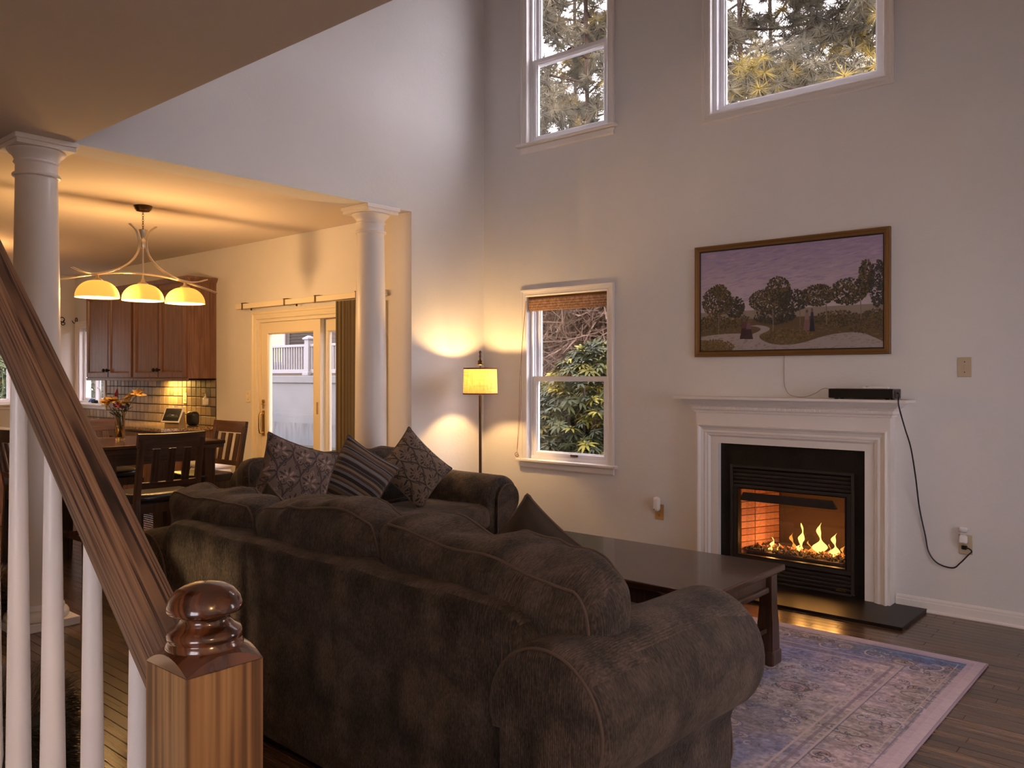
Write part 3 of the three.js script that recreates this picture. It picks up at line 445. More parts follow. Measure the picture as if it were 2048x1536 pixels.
// ---------------------------------------------------------------- wall plates
function plate(name, label, cat, x, y, z, kind, mat = M.almond, turn = 0) {
  const t = thing(name, label, cat, [x, y, z], turn); part(t, 'cover_plate', [rb(0.072, 0.115, 0.007, 0.003, 0, 0, 0.0038)], mat);
  if (kind === 'switch') { part(t, 'toggle', [rb(0.009, 0.022, 0.014, 0.002, 0, 0.003, 0.011).rotateX(0.3)], mat); for (const s of [-1, 1]) part(t, 'screw', [cyl(0.0035, 0.0035, 0.002, 10).rotateX(PI / 2).translate(0, s * 0.03, 0.008)], M.bronze); }
  else for (const s of [-1, 1]) { const rc = part(t, 'receptacle', [rb(0.033, 0.028, 0.004, 0.008, 0, s * 0.02, 0.0085)], mat); part(rc, 'slot', [bx(0.003, 0.009, 0.001, -0.007, s * 0.02 + 0.003, 0.0107)], M.iron); part(rc, 'slot', [bx(0.003, 0.007, 0.001, 0.007, s * 0.02 + 0.003, 0.0107)], M.iron); part(rc, 'slot', [cyl(0.0028, 0.0028, 0.001, 8).rotateX(PI / 2).translate(0, s * 0.02 - 0.008, 0.0107)], M.iron); }
  return t;
}
plate('light_switch', 'almond switch plate on the wall right of the picture screen', 'switch', -1.169, 1.462, FZ, 'switch');
plate('wall_outlet', 'almond outlet with the black cord plugged in, right of the fireplace', 'outlet', -1.164, 0.43, FZ, 'outlet');
plate('wall_outlet', 'tan outlet with a white night light, left of the fireplace', 'outlet', -3.205, 0.40, FZ, 'outlet', phys({ color: col(190, 150, 92), roughness: 0.35 }));
plate('light_switch', 'cream switch plate beside the sliding glass door', 'switch', -7.42, 1.205, SZ, 'switch', M.cream);
plate('wall_outlet', 'tan outlet low on the dining wall next to the loveseat arm', 'outlet', -7.55, 0.42, SZ, 'outlet');
{
  const n = thing('night_light', 'white rounded plug-in night light above the tan outlet', 'night light', [-3.212, 0.452, FZ + 0.011]); part(n, 'body', [rb(0.05, 0.105, 0.045, 0.018, 0, 0.01, 0.024)], M.white); part(n, 'sensor', [cyl(0.004, 0.004, 0.003, 10).rotateX(PI / 2).translate(-0.008, -0.028, 0.047)], M.iron);
  const p = thing('air_freshener', 'white plug-in air freshener on the outlet with the black cord', 'air freshener', [-1.172, 0.462, FZ + 0.011]); part(p, 'body', [rb(0.044, 0.05, 0.036, 0.012, 0, 0.0, 0.019)], M.white); part(p, 'cap', [lathe([[0.001, 0.03], [0.02, 0.03], [0.025, 0.05], [0.024, 0.058], [0.001, 0.06]], 20).translate(0, 0.01, 0.02)], M.white);
}

// ---------------------------------------------------------------- soft shapes
function cushion(w, h, d, { k = 7, edge = 0.72, wr = 0.008, seed = 1, n = 22, sag = 0, fold = 0 } = {}) {
  const f = (x, y, z) => {
    const q = Math.pow(Math.pow(Math.abs(x), k) + Math.pow(Math.abs(y), k) + Math.pow(Math.abs(z), k), 1 / k); let sx = x / q, sy = y / q, sz = z / q;
    const puff = edge + (1 - edge) * (1 - Math.pow(Math.abs(sx), 3)) * (1 - Math.pow(Math.abs(sy), 3));
    let X = sx * w / 2, Y = sy * h / 2, Z = sz * d / 2 * puff;
    const ny = wr * n3(X * 7 + seed, Y * 7, Z * 7, seed) + wr * 0.6 * n3(X * 17 + seed, Y * 13, Z * 13, seed + 3);
    X += ny * sx; Z += ny * 1.2 * sz + fold * Math.sin(X * 9 + seed + sy * 1.4) * 0.5 * (1 + sy) * sz; Y += ny * 1.1 * sy + fold * (Math.sin(X * 8.3 + seed * 1.7) + 0.5 * Math.sin(X * 17 + seed)) * Math.max(0, sy) - sag * (1 - sx * sx) * Math.max(0, sy);
    return V3(X, Y, Z);
  };
  const g = new THREE.BoxGeometry(2, 2, 2, n, n, Math.max(8, n >> 1)), p = g.attributes.position;
  for (let i = 0; i < p.count; i++) { const v = f(p.getX(i), p.getY(i), p.getZ(i)); p.setXYZ(i, v.x, v.y, v.z); }
  const loop = (z) => { const L = [], m = 20; for (let s = 0; s < 4; s++) for (let i = 0; i < m; i++) { const t = -0.995 + 1.99 * i / m, [x, y] = [[t, 1], [1, -t], [-t, -1], [-1, t]][s]; const v = f(x, y, z); v.multiplyScalar(1.004); L.push(v); } return new THREE.TubeGeometry(new THREE.CatmullRomCurve3(L, true), 150, 0.0048, 6, true); };
  const s = smooth(g); const nn = s.attributes.normal; const out = muv(s.index ? s.toNonIndexed() : s); return { geo: out, pipes: [loop(0.86), loop(-0.86)] };
}
function putCushion(parent, name, w, h, d, o, pos, rot) {
  const c = cushion(w, h, d, o), m = part(parent, name, [c.geo], M.sofa); m.position.set(...pos); m.rotation.set(...rot);
  part(m, 'piping', c.pipes, M.piping); return m;
}
function scroll(cx, cy, r, inner, outer, y0) {    // arm section: inner face, roll, outer panel tucked under the roll
  const s = new THREE.Shape(); s.moveTo(inner, y0); s.lineTo(inner, cy - 0.03);
  const a0 = Math.PI * 1.06, a1 = -Math.PI * 0.30; for (let i = 0; i <= 26; i++) { const a = a0 + (a1 - a0) * i / 26; s.lineTo(cx + r * Math.cos(a), cy + r * Math.sin(a)); }
  s.quadraticCurveTo(outer + 0.012, cy - r * 0.95, outer, cy - r - 0.06); s.lineTo(outer, y0); s.closePath(); return s;
}
// local frame: x to the sitter's right hand side seen from behind mirrored, z towards the front, y up; back of the sofa at z = 0
function sofa(name, label, o, pos, turn) {
  const { hw, arm, D, B, A, n } = o, t = thing(name, label, 'sofa', pos, turn), soft = (g, a, s) => { const p = g.attributes.position, nr = g.attributes.normal; for (let i = 0; i < p.count; i++) { const k = a * n3(p.getX(i) * 5 + s, p.getY(i) * 5, p.getZ(i) * 5, s); p.setXYZ(i, p.getX(i) + k * nr.getX(i), p.getY(i) + k * nr.getY(i), p.getZ(i) + k * nr.getZ(i)); } return g; };
  // back: rounded slab
  const bs = new THREE.Shape(), r = 0.13, x = hw - 0.045, y0 = 0.07, y1 = B - 0.045; bs.moveTo(-x, y0); bs.lineTo(-x, y1 - r); bs.quadraticCurveTo(-x, y1, -x + r, y1); for (let i = 1; i < 12; i++) bs.lineTo(-x + r + (2 * x - 2 * r) * i / 12, y1 + 0.006 * Math.sin(i * 1.9)); bs.lineTo(x - r, y1); bs.quadraticCurveTo(x, y1, x, y1 - r); bs.lineTo(x, y0); bs.closePath();
  const bg = new THREE.ExtrudeGeometry(bs, { depth: 0.13, bevelEnabled: true, bevelSize: 0.045, bevelThickness: 0.045, bevelSegments: 6, curveSegments: 12, steps: 1 }).translate(0, 0, 0.045);
  part(t, 'back', [muv(smooth(bg.toNonIndexed ? bg : bg))], M.sofa);
  const seam = (z, rad) => new THREE.TubeGeometry(new THREE.CatmullRomCurve3([[-x - 0.02, 0.08], [-x - 0.02, y1 - r], [-x + 0.02, y1 - 0.03], [-x + r, y1 + 0.025], [0, y1 + 0.03], [x - r, y1 + 0.025], [x - 0.02, y1 - 0.03], [x + 0.02, y1 - r], [x + 0.02, 0.08]].map(([a, b]) => V3(a, b, z)), false, 'catmullrom', 0.2), 120, rad, 6);
  part(t, 'back_piping', [tube([[-x + 0.05, 0.08, 0.0], [-x + 0.05, 0.4, -0.001], [-x + 0.055, y1 - 0.05, 0.004], [-x + 0.09, y1 + 0.005, 0.022]], 0.004, 40, 6), tube([[x - 0.05, 0.08, 0.0], [x - 0.05, 0.4, -0.001], [x - 0.055, y1 - 0.05, 0.004], [x - 0.09, y1 + 0.005, 0.022]], 0.004, 40, 6)], M.piping);
  part(t, 'seat_frame', [rb(2 * hw - 0.02, 0.25, D - 0.16, 0.03, 0, 0.195, 0.05 + (D - 0.04) / 2, 3)], M.sofa);
  for (const s of [-1, 1]) {
    const ac = 0.13, ay = A - arm.r - 0.036, sh = scroll(ac, ay, arm.r, 0.0, 0.17, 0.07), L = D - 0.02, b = 0.05;
    const g = new THREE.ExtrudeGeometry(sh, { depth: L - 2 * b, bevelEnabled: true, bevelSize: b * 0.8, bevelThickness: b, bevelSegments: 6, steps: 6, curveSegments: 10 }).translate(0, 0, b - 0.03);
    if (s < 0) { g.scale(-1, 1, 1); const ix = g.attributes.position; for (let i = 0; i < ix.count; i += 3) { for (const k of ['position', 'normal', 'uv']) { const q = g.attributes[k], m = q.itemSize; for (let c = 0; c < m; c++) { const v = q.array[(i + 1) * m + c]; q.array[(i + 1) * m + c] = q.array[(i + 2) * m + c]; q.array[(i + 2) * m + c] = v; } } } }
    const a = part(t, 'arm', [muv(smooth(soft(smooth(g), 0.009, 3 + s)))], M.sofa); a.position.set(s * (hw - 0.06), 0, 0);
    const fp = scroll(ac, ay, arm.r * 0.8, 0.03, 0.14, 0.09), fg = new THREE.ExtrudeGeometry(fp, { depth: 0.012, bevelEnabled: true, bevelSize: 0.008, bevelThickness: 0.008, bevelSegments: 3 }); fg.translate(0, 0, D - 0.035);
    if (s < 0) { fg.rotateY(PI).translate(0, 0, 2 * (D - 0.035) + 0.012); }
    const pn = part(a, 'arm_panel', [muv(fg)], M.sofa);
    const edge = (zz, k) => new THREE.TubeGeometry(new THREE.CatmullRomCurve3(scroll(ac, ay, arm.r * k, ac - ac * k, ac + 0.04 * k, 0.09).getPoints(6).map((q) => V3(s * q.x, q.y, zz)), false), 140, 0.0045, 6);
    part(a, 'piping', [edge(D - 0.014, 0.86), edge(-0.018, 1.16)], M.piping);
  }
  const cw = (2 * hw) / n;
  for (let i = 0; i < n; i++) { const X = -hw + cw * (i + 0.5); putCushion(t, 'seat_cushion', cw - 0.01, 0.19, D - 0.2, { k: 8, edge: 0.8, wr: 0.005, seed: 11 + i }, [X, 0.40, 0.2 + (D - 0.2) / 2 + 0.0], [-0.02, 0, 0]).children[0]; }
  for (const c of o.backs) putCushion(t, 'back_cushion', c.w, c.h, c.d, { k: 5, edge: 0.62, wr: 0.018, fold: 0.014, seed: c.s, sag: c.sag ?? 0.01, n: 30 }, c.p, c.r);
  for (const a of [-1, 1]) for (const z of [0.1, D - 0.12]) part(t, 'foot', [lathe([[0.001, 0], [0.022, 0], [0.03, 0.03], [0.034, 0.072], [0.001, 0.072]], 16).translate(a * (hw - 0.05), 0, z)], M.dark);
  return t;
}
sofa('sofa', 'large dark brown plush sofa with rolled arms, its back to the stair rail', { hw: 1.11, arm: { r: 0.163 }, D: 0.92, B: 0.765, A: 0.695, n: 3, backs: [
  { w: 0.81, h: 0.38, d: 0.31, s: 2, p: [0.92, 0.70, 0.245], r: [-0.16, 0, 0.015] }, { w: 0.84, h: 0.43, d: 0.32, s: 5, p: [0.09, 0.72, 0.235], r: [-0.17, 0.02, -0.02] }, { w: 0.94, h: 0.45, d: 0.34, s: 9, p: [-0.77, 0.695, 0.24], r: [-0.2, -0.03, 0.10], sag: 0.03 }] }, [-2.53, 0.012, -1.745], PI - 0.032);
sofa('loveseat', 'brown plush loveseat facing the fireplace corner, with three patterned pillows', { hw: 0.78, arm: { r: 0.13 }, D: 1.02, B: 0.84, A: 0.69, n: 2, backs: [
  { w: 0.80, h: 0.42, d: 0.26, s: 21, p: [0.40, 0.69, 0.20], r: [-0.2, 0, 0.0] }, { w: 0.80, h: 0.42, d: 0.26, s: 25, p: [-0.40, 0.68, 0.20], r: [-0.2, 0, 0.0] }] }, [-4.92, 0, -3.64], PI / 2);

// ---------------------------------------------------------------- throw pillows
function pillowSide(a, T, side, seed, n = 26) {
  const g = new THREE.PlaneGeometry(2, 2, n, n), p = g.attributes.position;
  for (let i = 0; i < p.count; i++) {
    const u = p.getX(i), v = p.getY(i), e = Math.max(0, 1 - Math.pow(Math.abs(u), 2.4)) * Math.max(0, 1 - Math.pow(Math.abs(v), 2.4)), x = u * a / 2 * (1 - 0.09 * (1 - v * v)), y = v * a / 2 * (1 - 0.09 * (1 - u * u));
    p.setXYZ(i, x * side, y, side * (T * Math.pow(e, 0.55) * (1 + 0.12 * n3(u * 2 + seed, v * 2, side, seed)) + 0.004 * n3(u * 7 + seed, v * 7, side * 3, seed + 2) * Math.min(1, e * 6)));
  }
  return smooth(g);
}
function pillow(label, a, T, frontMat, center, n, spin, seed, backMat = M.suede) {
  const t = thing('throw_pillow', label, 'pillow', center), N = V3(...n).normalize(), X = V3(0, 1, 0).cross(N).normalize(), Y = N.clone().cross(X); t.setRotationFromMatrix(new THREE.Matrix4().makeBasis(X, Y, N)); t.rotateZ(spin);
  part(t, 'front_panel', [pillowSide(a, T, 1, seed)], frontMat); part(t, 'back_panel', [pillowSide(a, T, -1, seed + 1)], backMat);
  const L = []; for (let s = 0; s < 4; s++) for (let i = 0; i < 14; i++) { const q = -1 + 2 * i / 14, [u, v] = [[q, 1], [1, -q], [-q, -1], [-1, q]][s]; L.push(V3(u * a / 2 * (1 - 0.09 * (1 - v * v)), v * a / 2 * (1 - 0.09 * (1 - u * u)), 0)); }
  part(t, 'piping', [new THREE.TubeGeometry(new THREE.CatmullRomCurve3(L, true), 160, 0.005, 6, true)], M.piping); return t;
}
function canvasTex(w, h, draw) { const cv = document.createElement('canvas'); cv.width = w; cv.height = h; draw(cv.getContext('2d'), w, h); return setup(new THREE.CanvasTexture(cv)); }
const curl = (c, x, y, r, a, turns, flip) => { c.beginPath(); for (let i = 0; i <= 30; i++) { const q = i / 30, rr = r * (1 - q * 0.85), an = a + flip * q * turns * PI * 2; c.lineTo(x + rr * Math.cos(an), y + rr * Math.sin(an)); } c.stroke(); };
function paisley(base, ink, hi, cells, s) {
  return canvasTex(768, 768, (c, w, h) => {
    const r = rng(s); c.fillStyle = base; c.fillRect(0, 0, w, h);
    for (let i = 0; i < 1500; i++) { c.fillStyle = r() < 0.5 ? 'rgba(0,0,0,.08)' : 'rgba(255,230,210,.06)'; c.fillRect(r() * w, r() * h, 12 * r(), 3); }
    const q = w / cells; c.lineCap = 'round';
    for (let i = -1; i <= cells; i++) for (let j = -1; j <= cells; j++) {
      const x = (i + 0.5 + (j % 2 ? 0.5 : 0)) * q, y = (j + 0.5) * q;
      c.strokeStyle = ink; c.lineWidth = q * 0.035; for (const m of [-1, 1]) { c.beginPath(); c.moveTo(x, y - q); c.bezierCurveTo(x + m * q * 0.06, y - q * 0.55, x + m * q * 0.5, y - q * 0.5, x + m * q * 0.5, y); c.bezierCurveTo(x + m * q * 0.5, y + q * 0.5, x + m * q * 0.06, y + q * 0.55, x, y + q); c.stroke(); }
      for (let k = 0; k < 7; k++) { const a = -PI / 2 + (k - 3) * 0.62, d = q * (0.2 + 0.1 * (k % 2)); c.save(); c.translate(x + Math.cos(a) * d, y + q * 0.12 + Math.sin(a) * d); c.rotate(a); c.fillStyle = k % 2 ? ink : hi; c.beginPath(); c.ellipse(0, 0, q * 0.13, q * 0.045, 0, 0, 7); c.fill(); c.restore(); }
      c.lineWidth = q * 0.04; for (const m of [-1, 1]) { curl(c, x + m * q * 0.17, y + q * 0.36, q * 0.15, m > 0 ? PI : 0, 1.1, -m); curl(c, x + m * q * 0.3, y - q * 0.42, q * 0.11, PI / 2, 1.0, m); }
      c.strokeStyle = hi; c.lineWidth = q * 0.02; for (let k = 0; k < 5; k++) curl(c, x + (r() - 0.5) * q * 0.9, y + (r() - 0.5) * q * 0.9, q * 0.09, r() * 6, 1.1, r() < 0.5 ? 1 : -1);
      c.fillStyle = ink; for (let k = 0; k < 6; k++) { c.beginPath(); c.ellipse(x + Math.cos(k) * q * 0.42, y + Math.sin(k * 1.7) * q * 0.4, q * 0.07, q * 0.035, r() * 3, 0, 7); c.fill(); }
    }
  });
}
const turned = (t) => { t.center.set(0.5, 0.5); t.rotation = PI / 2; return t; };
const fab = (map) => phys({ map, roughness: 0.9, sheen: 0.3, sheenColor: col(170, 150, 140), bumpMap: map, bumpScale: 0.0015 });
const pais1 = fab(paisley('rgb(112,94,86)', 'rgb(66,56,54)', 'rgb(158,132,120)', 3, 401)), pais2 = fab(paisley('rgb(112,94,78)', 'rgb(44,36,34)', 'rgb(90,74,64)', 3, 405));
const stripes = fab(turned(canvasTex(512, 64, (c, w, h) => { const S = [[62, 48, 40], [108, 84, 62], [96, 90, 92], [46, 36, 34], [120, 112, 112], [84, 64, 48], [112, 90, 70], [30, 24, 26], [100, 94, 98], [74, 56, 44], [126, 104, 84], [54, 44, 42], [92, 86, 90], [40, 32, 32], [104, 80, 58], [118, 112, 116]], r = rng(9); let x = 0, i = 0; while (x < w) { const d = 6 + r() * 24, k = S[i++ % 16]; c.fillStyle = `rgb(${k})`; c.fillRect(x, 0, d + 1, h); c.fillStyle = 'rgba(24,18,18,.8)'; c.fillRect(x, 0, 2.5, h); x += d; } for (let j = 0; j < 500; j++) { c.fillStyle = r() < 0.5 ? 'rgba(0,0,0,.12)' : 'rgba(255,240,230,.07)'; c.fillRect(r() * w, r() * h, 1.5, 10 * r()); } })));
pillow('grey paisley pillow leaning at the near end of the loveseat', 0.47, 0.09, pais1, [-4.33, 0.775, -2.98], [0.95, 0.26, 0.22], -0.36, 5);
pillow('brown and grey striped pillow standing on its corner, middle of the loveseat', 0.41, 0.08, stripes, [-4.3, 0.75, -3.45], [0.86, 0.3, 0.36], -0.62, 9);
pillow('brown pillow with dark scrolling vines against the far end of the loveseat', 0.44, 0.085, pais2, [-4.36, 0.755, -3.99], [0.9, 0.36, 0.2], 0.72, 13);
pillow('dark brown pillow seen from behind, standing on the sofa beside the coffee table', 0.37, 0.085, pais2, [-1.87, 0.735, -2.28], [-0.52, 0.12, -0.85], 0.72, 17);
pillow('small tip of a brown pillow showing above the sofa back near the loveseat', 0.42, 0.08, pais2, [-3.36, 0.63, -2.22], [-0.3, 0.2, -0.92], 0.74, 23);
pillow('dark pillow corner poking out over the rolled arm of the large sofa', 0.28, 0.06, M.suede, [-1.56, 0.58, -2.28], [-0.5, 0.55, -0.6], 0.3, 29);

// ---------------------------------------------------------------- coffee table
{
  const x0 = -3.05, x1 = -1.645, z0 = -3.95, z1 = -3.178, cx = (x0 + x1) / 2, cz = (z0 + z1) / 2, y = 0.49, t = thing('coffee_table', 'long dark wood coffee table between the sofa and the fireplace', 'table', [cx, 0.012, cz]), w = x1 - x0, d = z1 - z0, Y = y - 0.012;
  part(t, 'tabletop', [swapuv(rb(w, 0.032, d, 0.007, 0, Y - 0.016, 0))], M.darkTop);
  part(t, 'apron', [span(-w / 2 + 0.1, w / 2 - 0.1, Y - 0.12, Y - 0.032, d / 2 - 0.085, d / 2 - 0.065), span(-w / 2 + 0.1, w / 2 - 0.1, Y - 0.12, Y - 0.032, -d / 2 + 0.065, -d / 2 + 0.085), span(-w / 2 + 0.055, -w / 2 + 0.075, Y - 0.1, Y - 0.032, -d / 2 + 0.1, d / 2 - 0.1), span(w / 2 - 0.075, w / 2 - 0.055, Y - 0.1, Y - 0.032, -d / 2 + 0.1, d / 2 - 0.1)], M.dark);
  for (const s of [-1, 1]) part(t, 'side_rail', [rb(0.05, 0.03, d - 0.2, 0.009, s * (w / 2 - 0.062), Y - 0.115, 0)], M.dark);
  for (const a of [-1, 1]) for (const b of [-1, 1]) {
    const X = a * (w / 2 - 0.06), Z = b * (d / 2 - 0.065), L = part(t, 'leg', [lathe4(0.075, [[0.82, Y - 0.032], [0.86, Y - 0.2], [1.02, 0.2], [1.08, 0.07]])], M.dark); L.position.set(X, 0, Z);
    part(L, 'foot', [rb(0.098, 0.07, 0.098, 0.008, 0, 0.035, 0)], M.dark);
  }
  part(t, 'lower_shelf', [rb(w - 0.1, 0.024, d - 0.11, 0.006, 0, 0.165, 0)], M.dark);
}
function lathe4(w, prof) {                       // square tapered post: [scale, y]
  const P = [], q = (a, b, c, d) => P.push(...a, ...b, ...c, ...a, ...c, ...d), ring = ([s, y]) => [[-w / 2 * s, y, w / 2 * s], [w / 2 * s, y, w / 2 * s], [w / 2 * s, y, -w / 2 * s], [-w / 2 * s, y, -w / 2 * s]], R = prof.map(ring).reverse();
  for (let i = 0; i + 1 < R.length; i++) for (let k = 0; k < 4; k++) { const j = (k + 1) % 4; q(R[i][k], R[i][j], R[i + 1][j], R[i + 1][k]); }
  const T = R[R.length - 1], B = R[0]; q(T[0], T[1], T[2], T[3]); q(B[3], B[2], B[1], B[0]);
  const g = new THREE.BufferGeometry(); g.setAttribute('position', new THREE.Float32BufferAttribute(P, 3)); g.computeVertexNormals(); return muv(g);
}

// ---------------------------------------------------------------- rug
{
  const X0 = -3.9, X1 = -0.893, Z0 = -4.57, Z1 = -2.05, W = X1 - X0, D = Z1 - Z0, PX = 1800, PY = 1500, k = PX / W, r = rng(515);
  const cv = document.createElement('canvas'); cv.width = PX; cv.height = PY; const c = cv.getContext('2d'), im = c.createImageData(PX, PY), d = im.data;
  for (let y = 0, i = 0; y < PY; y++) for (let x = 0; x < PX; x++, i += 4) {
    const u = x / PX, v = y / PY, a = fbm(u, v, 4, 3, 4, 501), b = fbm(u, v, 5, 4, 4, 507), e = fbm(u, v, 9, 7, 4, 513), f = fbm(u, v, 220, 180, 2, 519), g2 = fbm(u, v, 40, 110, 2, 523);
    let q = [212, 184, 188]; q = mixc(q, [136, 138, 186], 0.85 * sstep(0.44, 0.62, a + 0.12 * (e - 0.5))); q = mixc(q, [164, 146, 136], 0.6 * sstep(0.5, 0.64, b)); q = mixc(q, [92, 122, 172], 0.7 * sstep(0.62, 0.74, a + 0.25 * (e - 0.5))); q = mixc(q, [214, 192, 184], 0.6 * sstep(0.56, 0.7, e));
    const m = 0.86 + 0.34 * (f - 0.5) + 0.24 * (g2 - 0.5); d[i] = q[0] * m; d[i + 1] = q[1] * m; d[i + 2] = q[2] * m; d[i + 3] = 255;
  }
  c.putImageData(im, 0, 0);
  const line = (m, w, colr) => { c.strokeStyle = colr; c.lineWidth = w; c.strokeRect(m, m, PX - 2 * m, PY - 2 * m); };
  c.lineCap = 'round';
  const inkS = ['rgba(88,84,78,.75)', 'rgba(104,64,66,.75)', 'rgba(78,86,118,.75)', 'rgba(110,98,78,.7)', 'rgba(196,174,170,.7)', 'rgba(206,184,182,.75)'], motif = (x, y, R, n) => {
    for (let i = 0; i < n; i++) { c.strokeStyle = inkS[Math.floor(r() * 6)]; c.lineWidth = 1.5 + r() * 2.4; const a = r() * 7, q = Math.sqrt(r()) * R; curl(c, x + Math.cos(a) * q, y + Math.sin(a) * q * 0.8, 5 + r() * 12, r() * 6, 0.5 + r() * 0.7, r() < 0.5 ? 1 : -1); }
  };
  for (let i = 0; i < 1500; i++) { c.strokeStyle = inkS[Math.floor(r() * 6)]; c.globalAlpha = 0.55; c.lineWidth = 1.2 + r() * 2; curl(c, 60 + r() * (PX - 120), 60 + r() * (PY - 120), 3 + r() * 8, r() * 6, 0.6, 1); } c.globalAlpha = 1;
  const flower = (x, y, a, b, ink, fill) => { c.fillStyle = fill; c.beginPath(); c.ellipse(x, y, a, b, 0, 0, 7); c.fill(); c.strokeStyle = ink; c.lineWidth = 5; c.setLineDash([7, 4]); c.stroke(); c.setLineDash([]); c.strokeStyle = 'rgba(200,180,178,.8)'; c.lineWidth = 3; c.beginPath(); c.ellipse(x, y, a * 0.72, b * 0.7, 0, 0, 7); c.stroke(); motif(x, y, a * 0.5, 6); };
  const bo = 0.185 * k, sc = (x, y, R, a, fl) => { c.strokeStyle = 'rgba(196,174,176,.85)'; c.lineWidth = 6; curl(c, x, y, R, a, 0.62, fl); c.strokeStyle = 'rgba(90,92,116,.6)'; c.lineWidth = 3; curl(c, x, y, R * 0.86, a, 0.6, fl); };
  for (let y = bo; y < PY - bo * 0.5; y += 150) for (const x of [bo, PX - bo]) { flower(x + (r() - 0.5) * 90, y + (r() - 0.5) * 60, 20 + r() * 34, 14 + r() * 18, 'rgba(100,90,84,.6)', 'rgba(150,132,128,.4)'); sc(x + 26, y + 74, 48, r() * 6, r() < 0.5 ? 1 : -1); sc(x - 34, y + 60, 30, r() * 6, 1); motif(x, y + 70, 60, 16); }
  for (let x = bo; x < PX - bo * 0.5; x += 150) for (const y of [bo, PY - bo]) { flower(x + (r() - 0.5) * 60, y + (r() - 0.5) * 80, 22 + r() * 30, 14 + r() * 14, 'rgba(112,98,84,.6)', 'rgba(166,144,128,.45)'); sc(x + 74, y + 16, 44, r() * 6, r() < 0.5 ? 1 : -1); motif(x + 70, y, 60, 16); }
  const F = [[0.72, 0.62, 1], [0.80, 0.36, 0], [0.64, 0.5, 0], [0.76, 0.78, 1], [0.5, 0.5, 1], [0.58, 0.8, 0], [0.36, 0.4, 1], [0.3, 0.7, 0], [0.66, 0.3, 1], [0.45, 0.24, 0]]; for (const [u, v, q] of F) { flower(u * PX, v * PY, 44, 34, q ? 'rgba(104,62,62,.85)' : 'rgba(96,90,80,.8)', q ? 'rgba(128,124,150,.6)' : 'rgba(150,116,126,.5)'); for (let j = 0; j < 3; j++) motif(u * PX + (r() - 0.5) * 200, v * PY + (r() - 0.5) * 200, 70, 14); }
  for (let i = 0; i < 150; i++) { const x = 0.42 * k + r() * (PX - 0.84 * k), y = 0.42 * k + r() * (PY - 0.84 * k); if (i % 4 === 0) flower(x, y, 12 + r() * 24, 9 + r() * 16, ['rgba(112,66,70,.6)', 'rgba(92,98,132,.6)', 'rgba(104,98,82,.55)'][i % 3], 'rgba(196,166,172,.35)'); else motif(x, y, 46, 9); if (i % 6 === 0) sc(x, y, 26 + r() * 30, r() * 6, r() < 0.5 ? 1 : -1); }
  line(13, 26, 'rgba(206,180,186,.8)'); line(34, 20, 'rgba(200,172,180,.75)'); line(50, 4, 'rgba(120,112,140,.7)'); line(62, 3, 'rgba(190,170,170,.8)'); line(0.30 * k, 6, 'rgba(192,168,168,.9)'); line(0.335 * k, 9, 'rgba(126,106,118,.55)'); line(0.372 * k, 6, 'rgba(192,168,168,.9)'); line(0.292 * k, 3, 'rgba(88,86,110,.6)');
  for (let i = 0; i < 5000; i++) { c.fillStyle = r() < 0.6 ? 'rgba(182,158,164,.16)' : 'rgba(70,66,84,.14)'; c.fillRect(r() * PX, r() * PY, 2 + r() * 22, 1 + r() * 2); }
  const t = setup(new THREE.CanvasTexture(cv)); t.wrapS = t.wrapT = THREE.ClampToEdgeWrapping;
  const th = thing('area_rug', 'faded pink and blue oriental rug under the coffee table', 'rug', [(X0 + X1) / 2, 0, (Z0 + Z1) / 2]);
  const g = new THREE.BoxGeometry(W, 0.011, D); g.translate(0, 0.0055, 0); const side = std({ color: col(96, 84, 92), roughness: 1 });
  const weave = tex(128, 128, (u, v) => 255 * fbm(u, v, 64, 64, 2, 533), false);
  const m = new THREE.Mesh(g, [side, side, std({ map: t, roughness: 0.95, bumpMap: rep(weave, 12, 10), bumpScale: 0.0015 }), side, side, side]); m.name = 'pile'; th.add(m);
  const be = std({ color: col(150, 130, 138), roughness: 1 }); part(th, 'bound_edge', [tube([[-W / 2, 0.0062, D / 2], [-W / 2, 0.0062, -D / 2]], 0.0065, 4, 6)], be); part(th, 'bound_edge', [tube([[W / 2, 0.0062, D / 2], [W / 2, 0.0062, -D / 2]], 0.0065, 4, 6)], be);
}

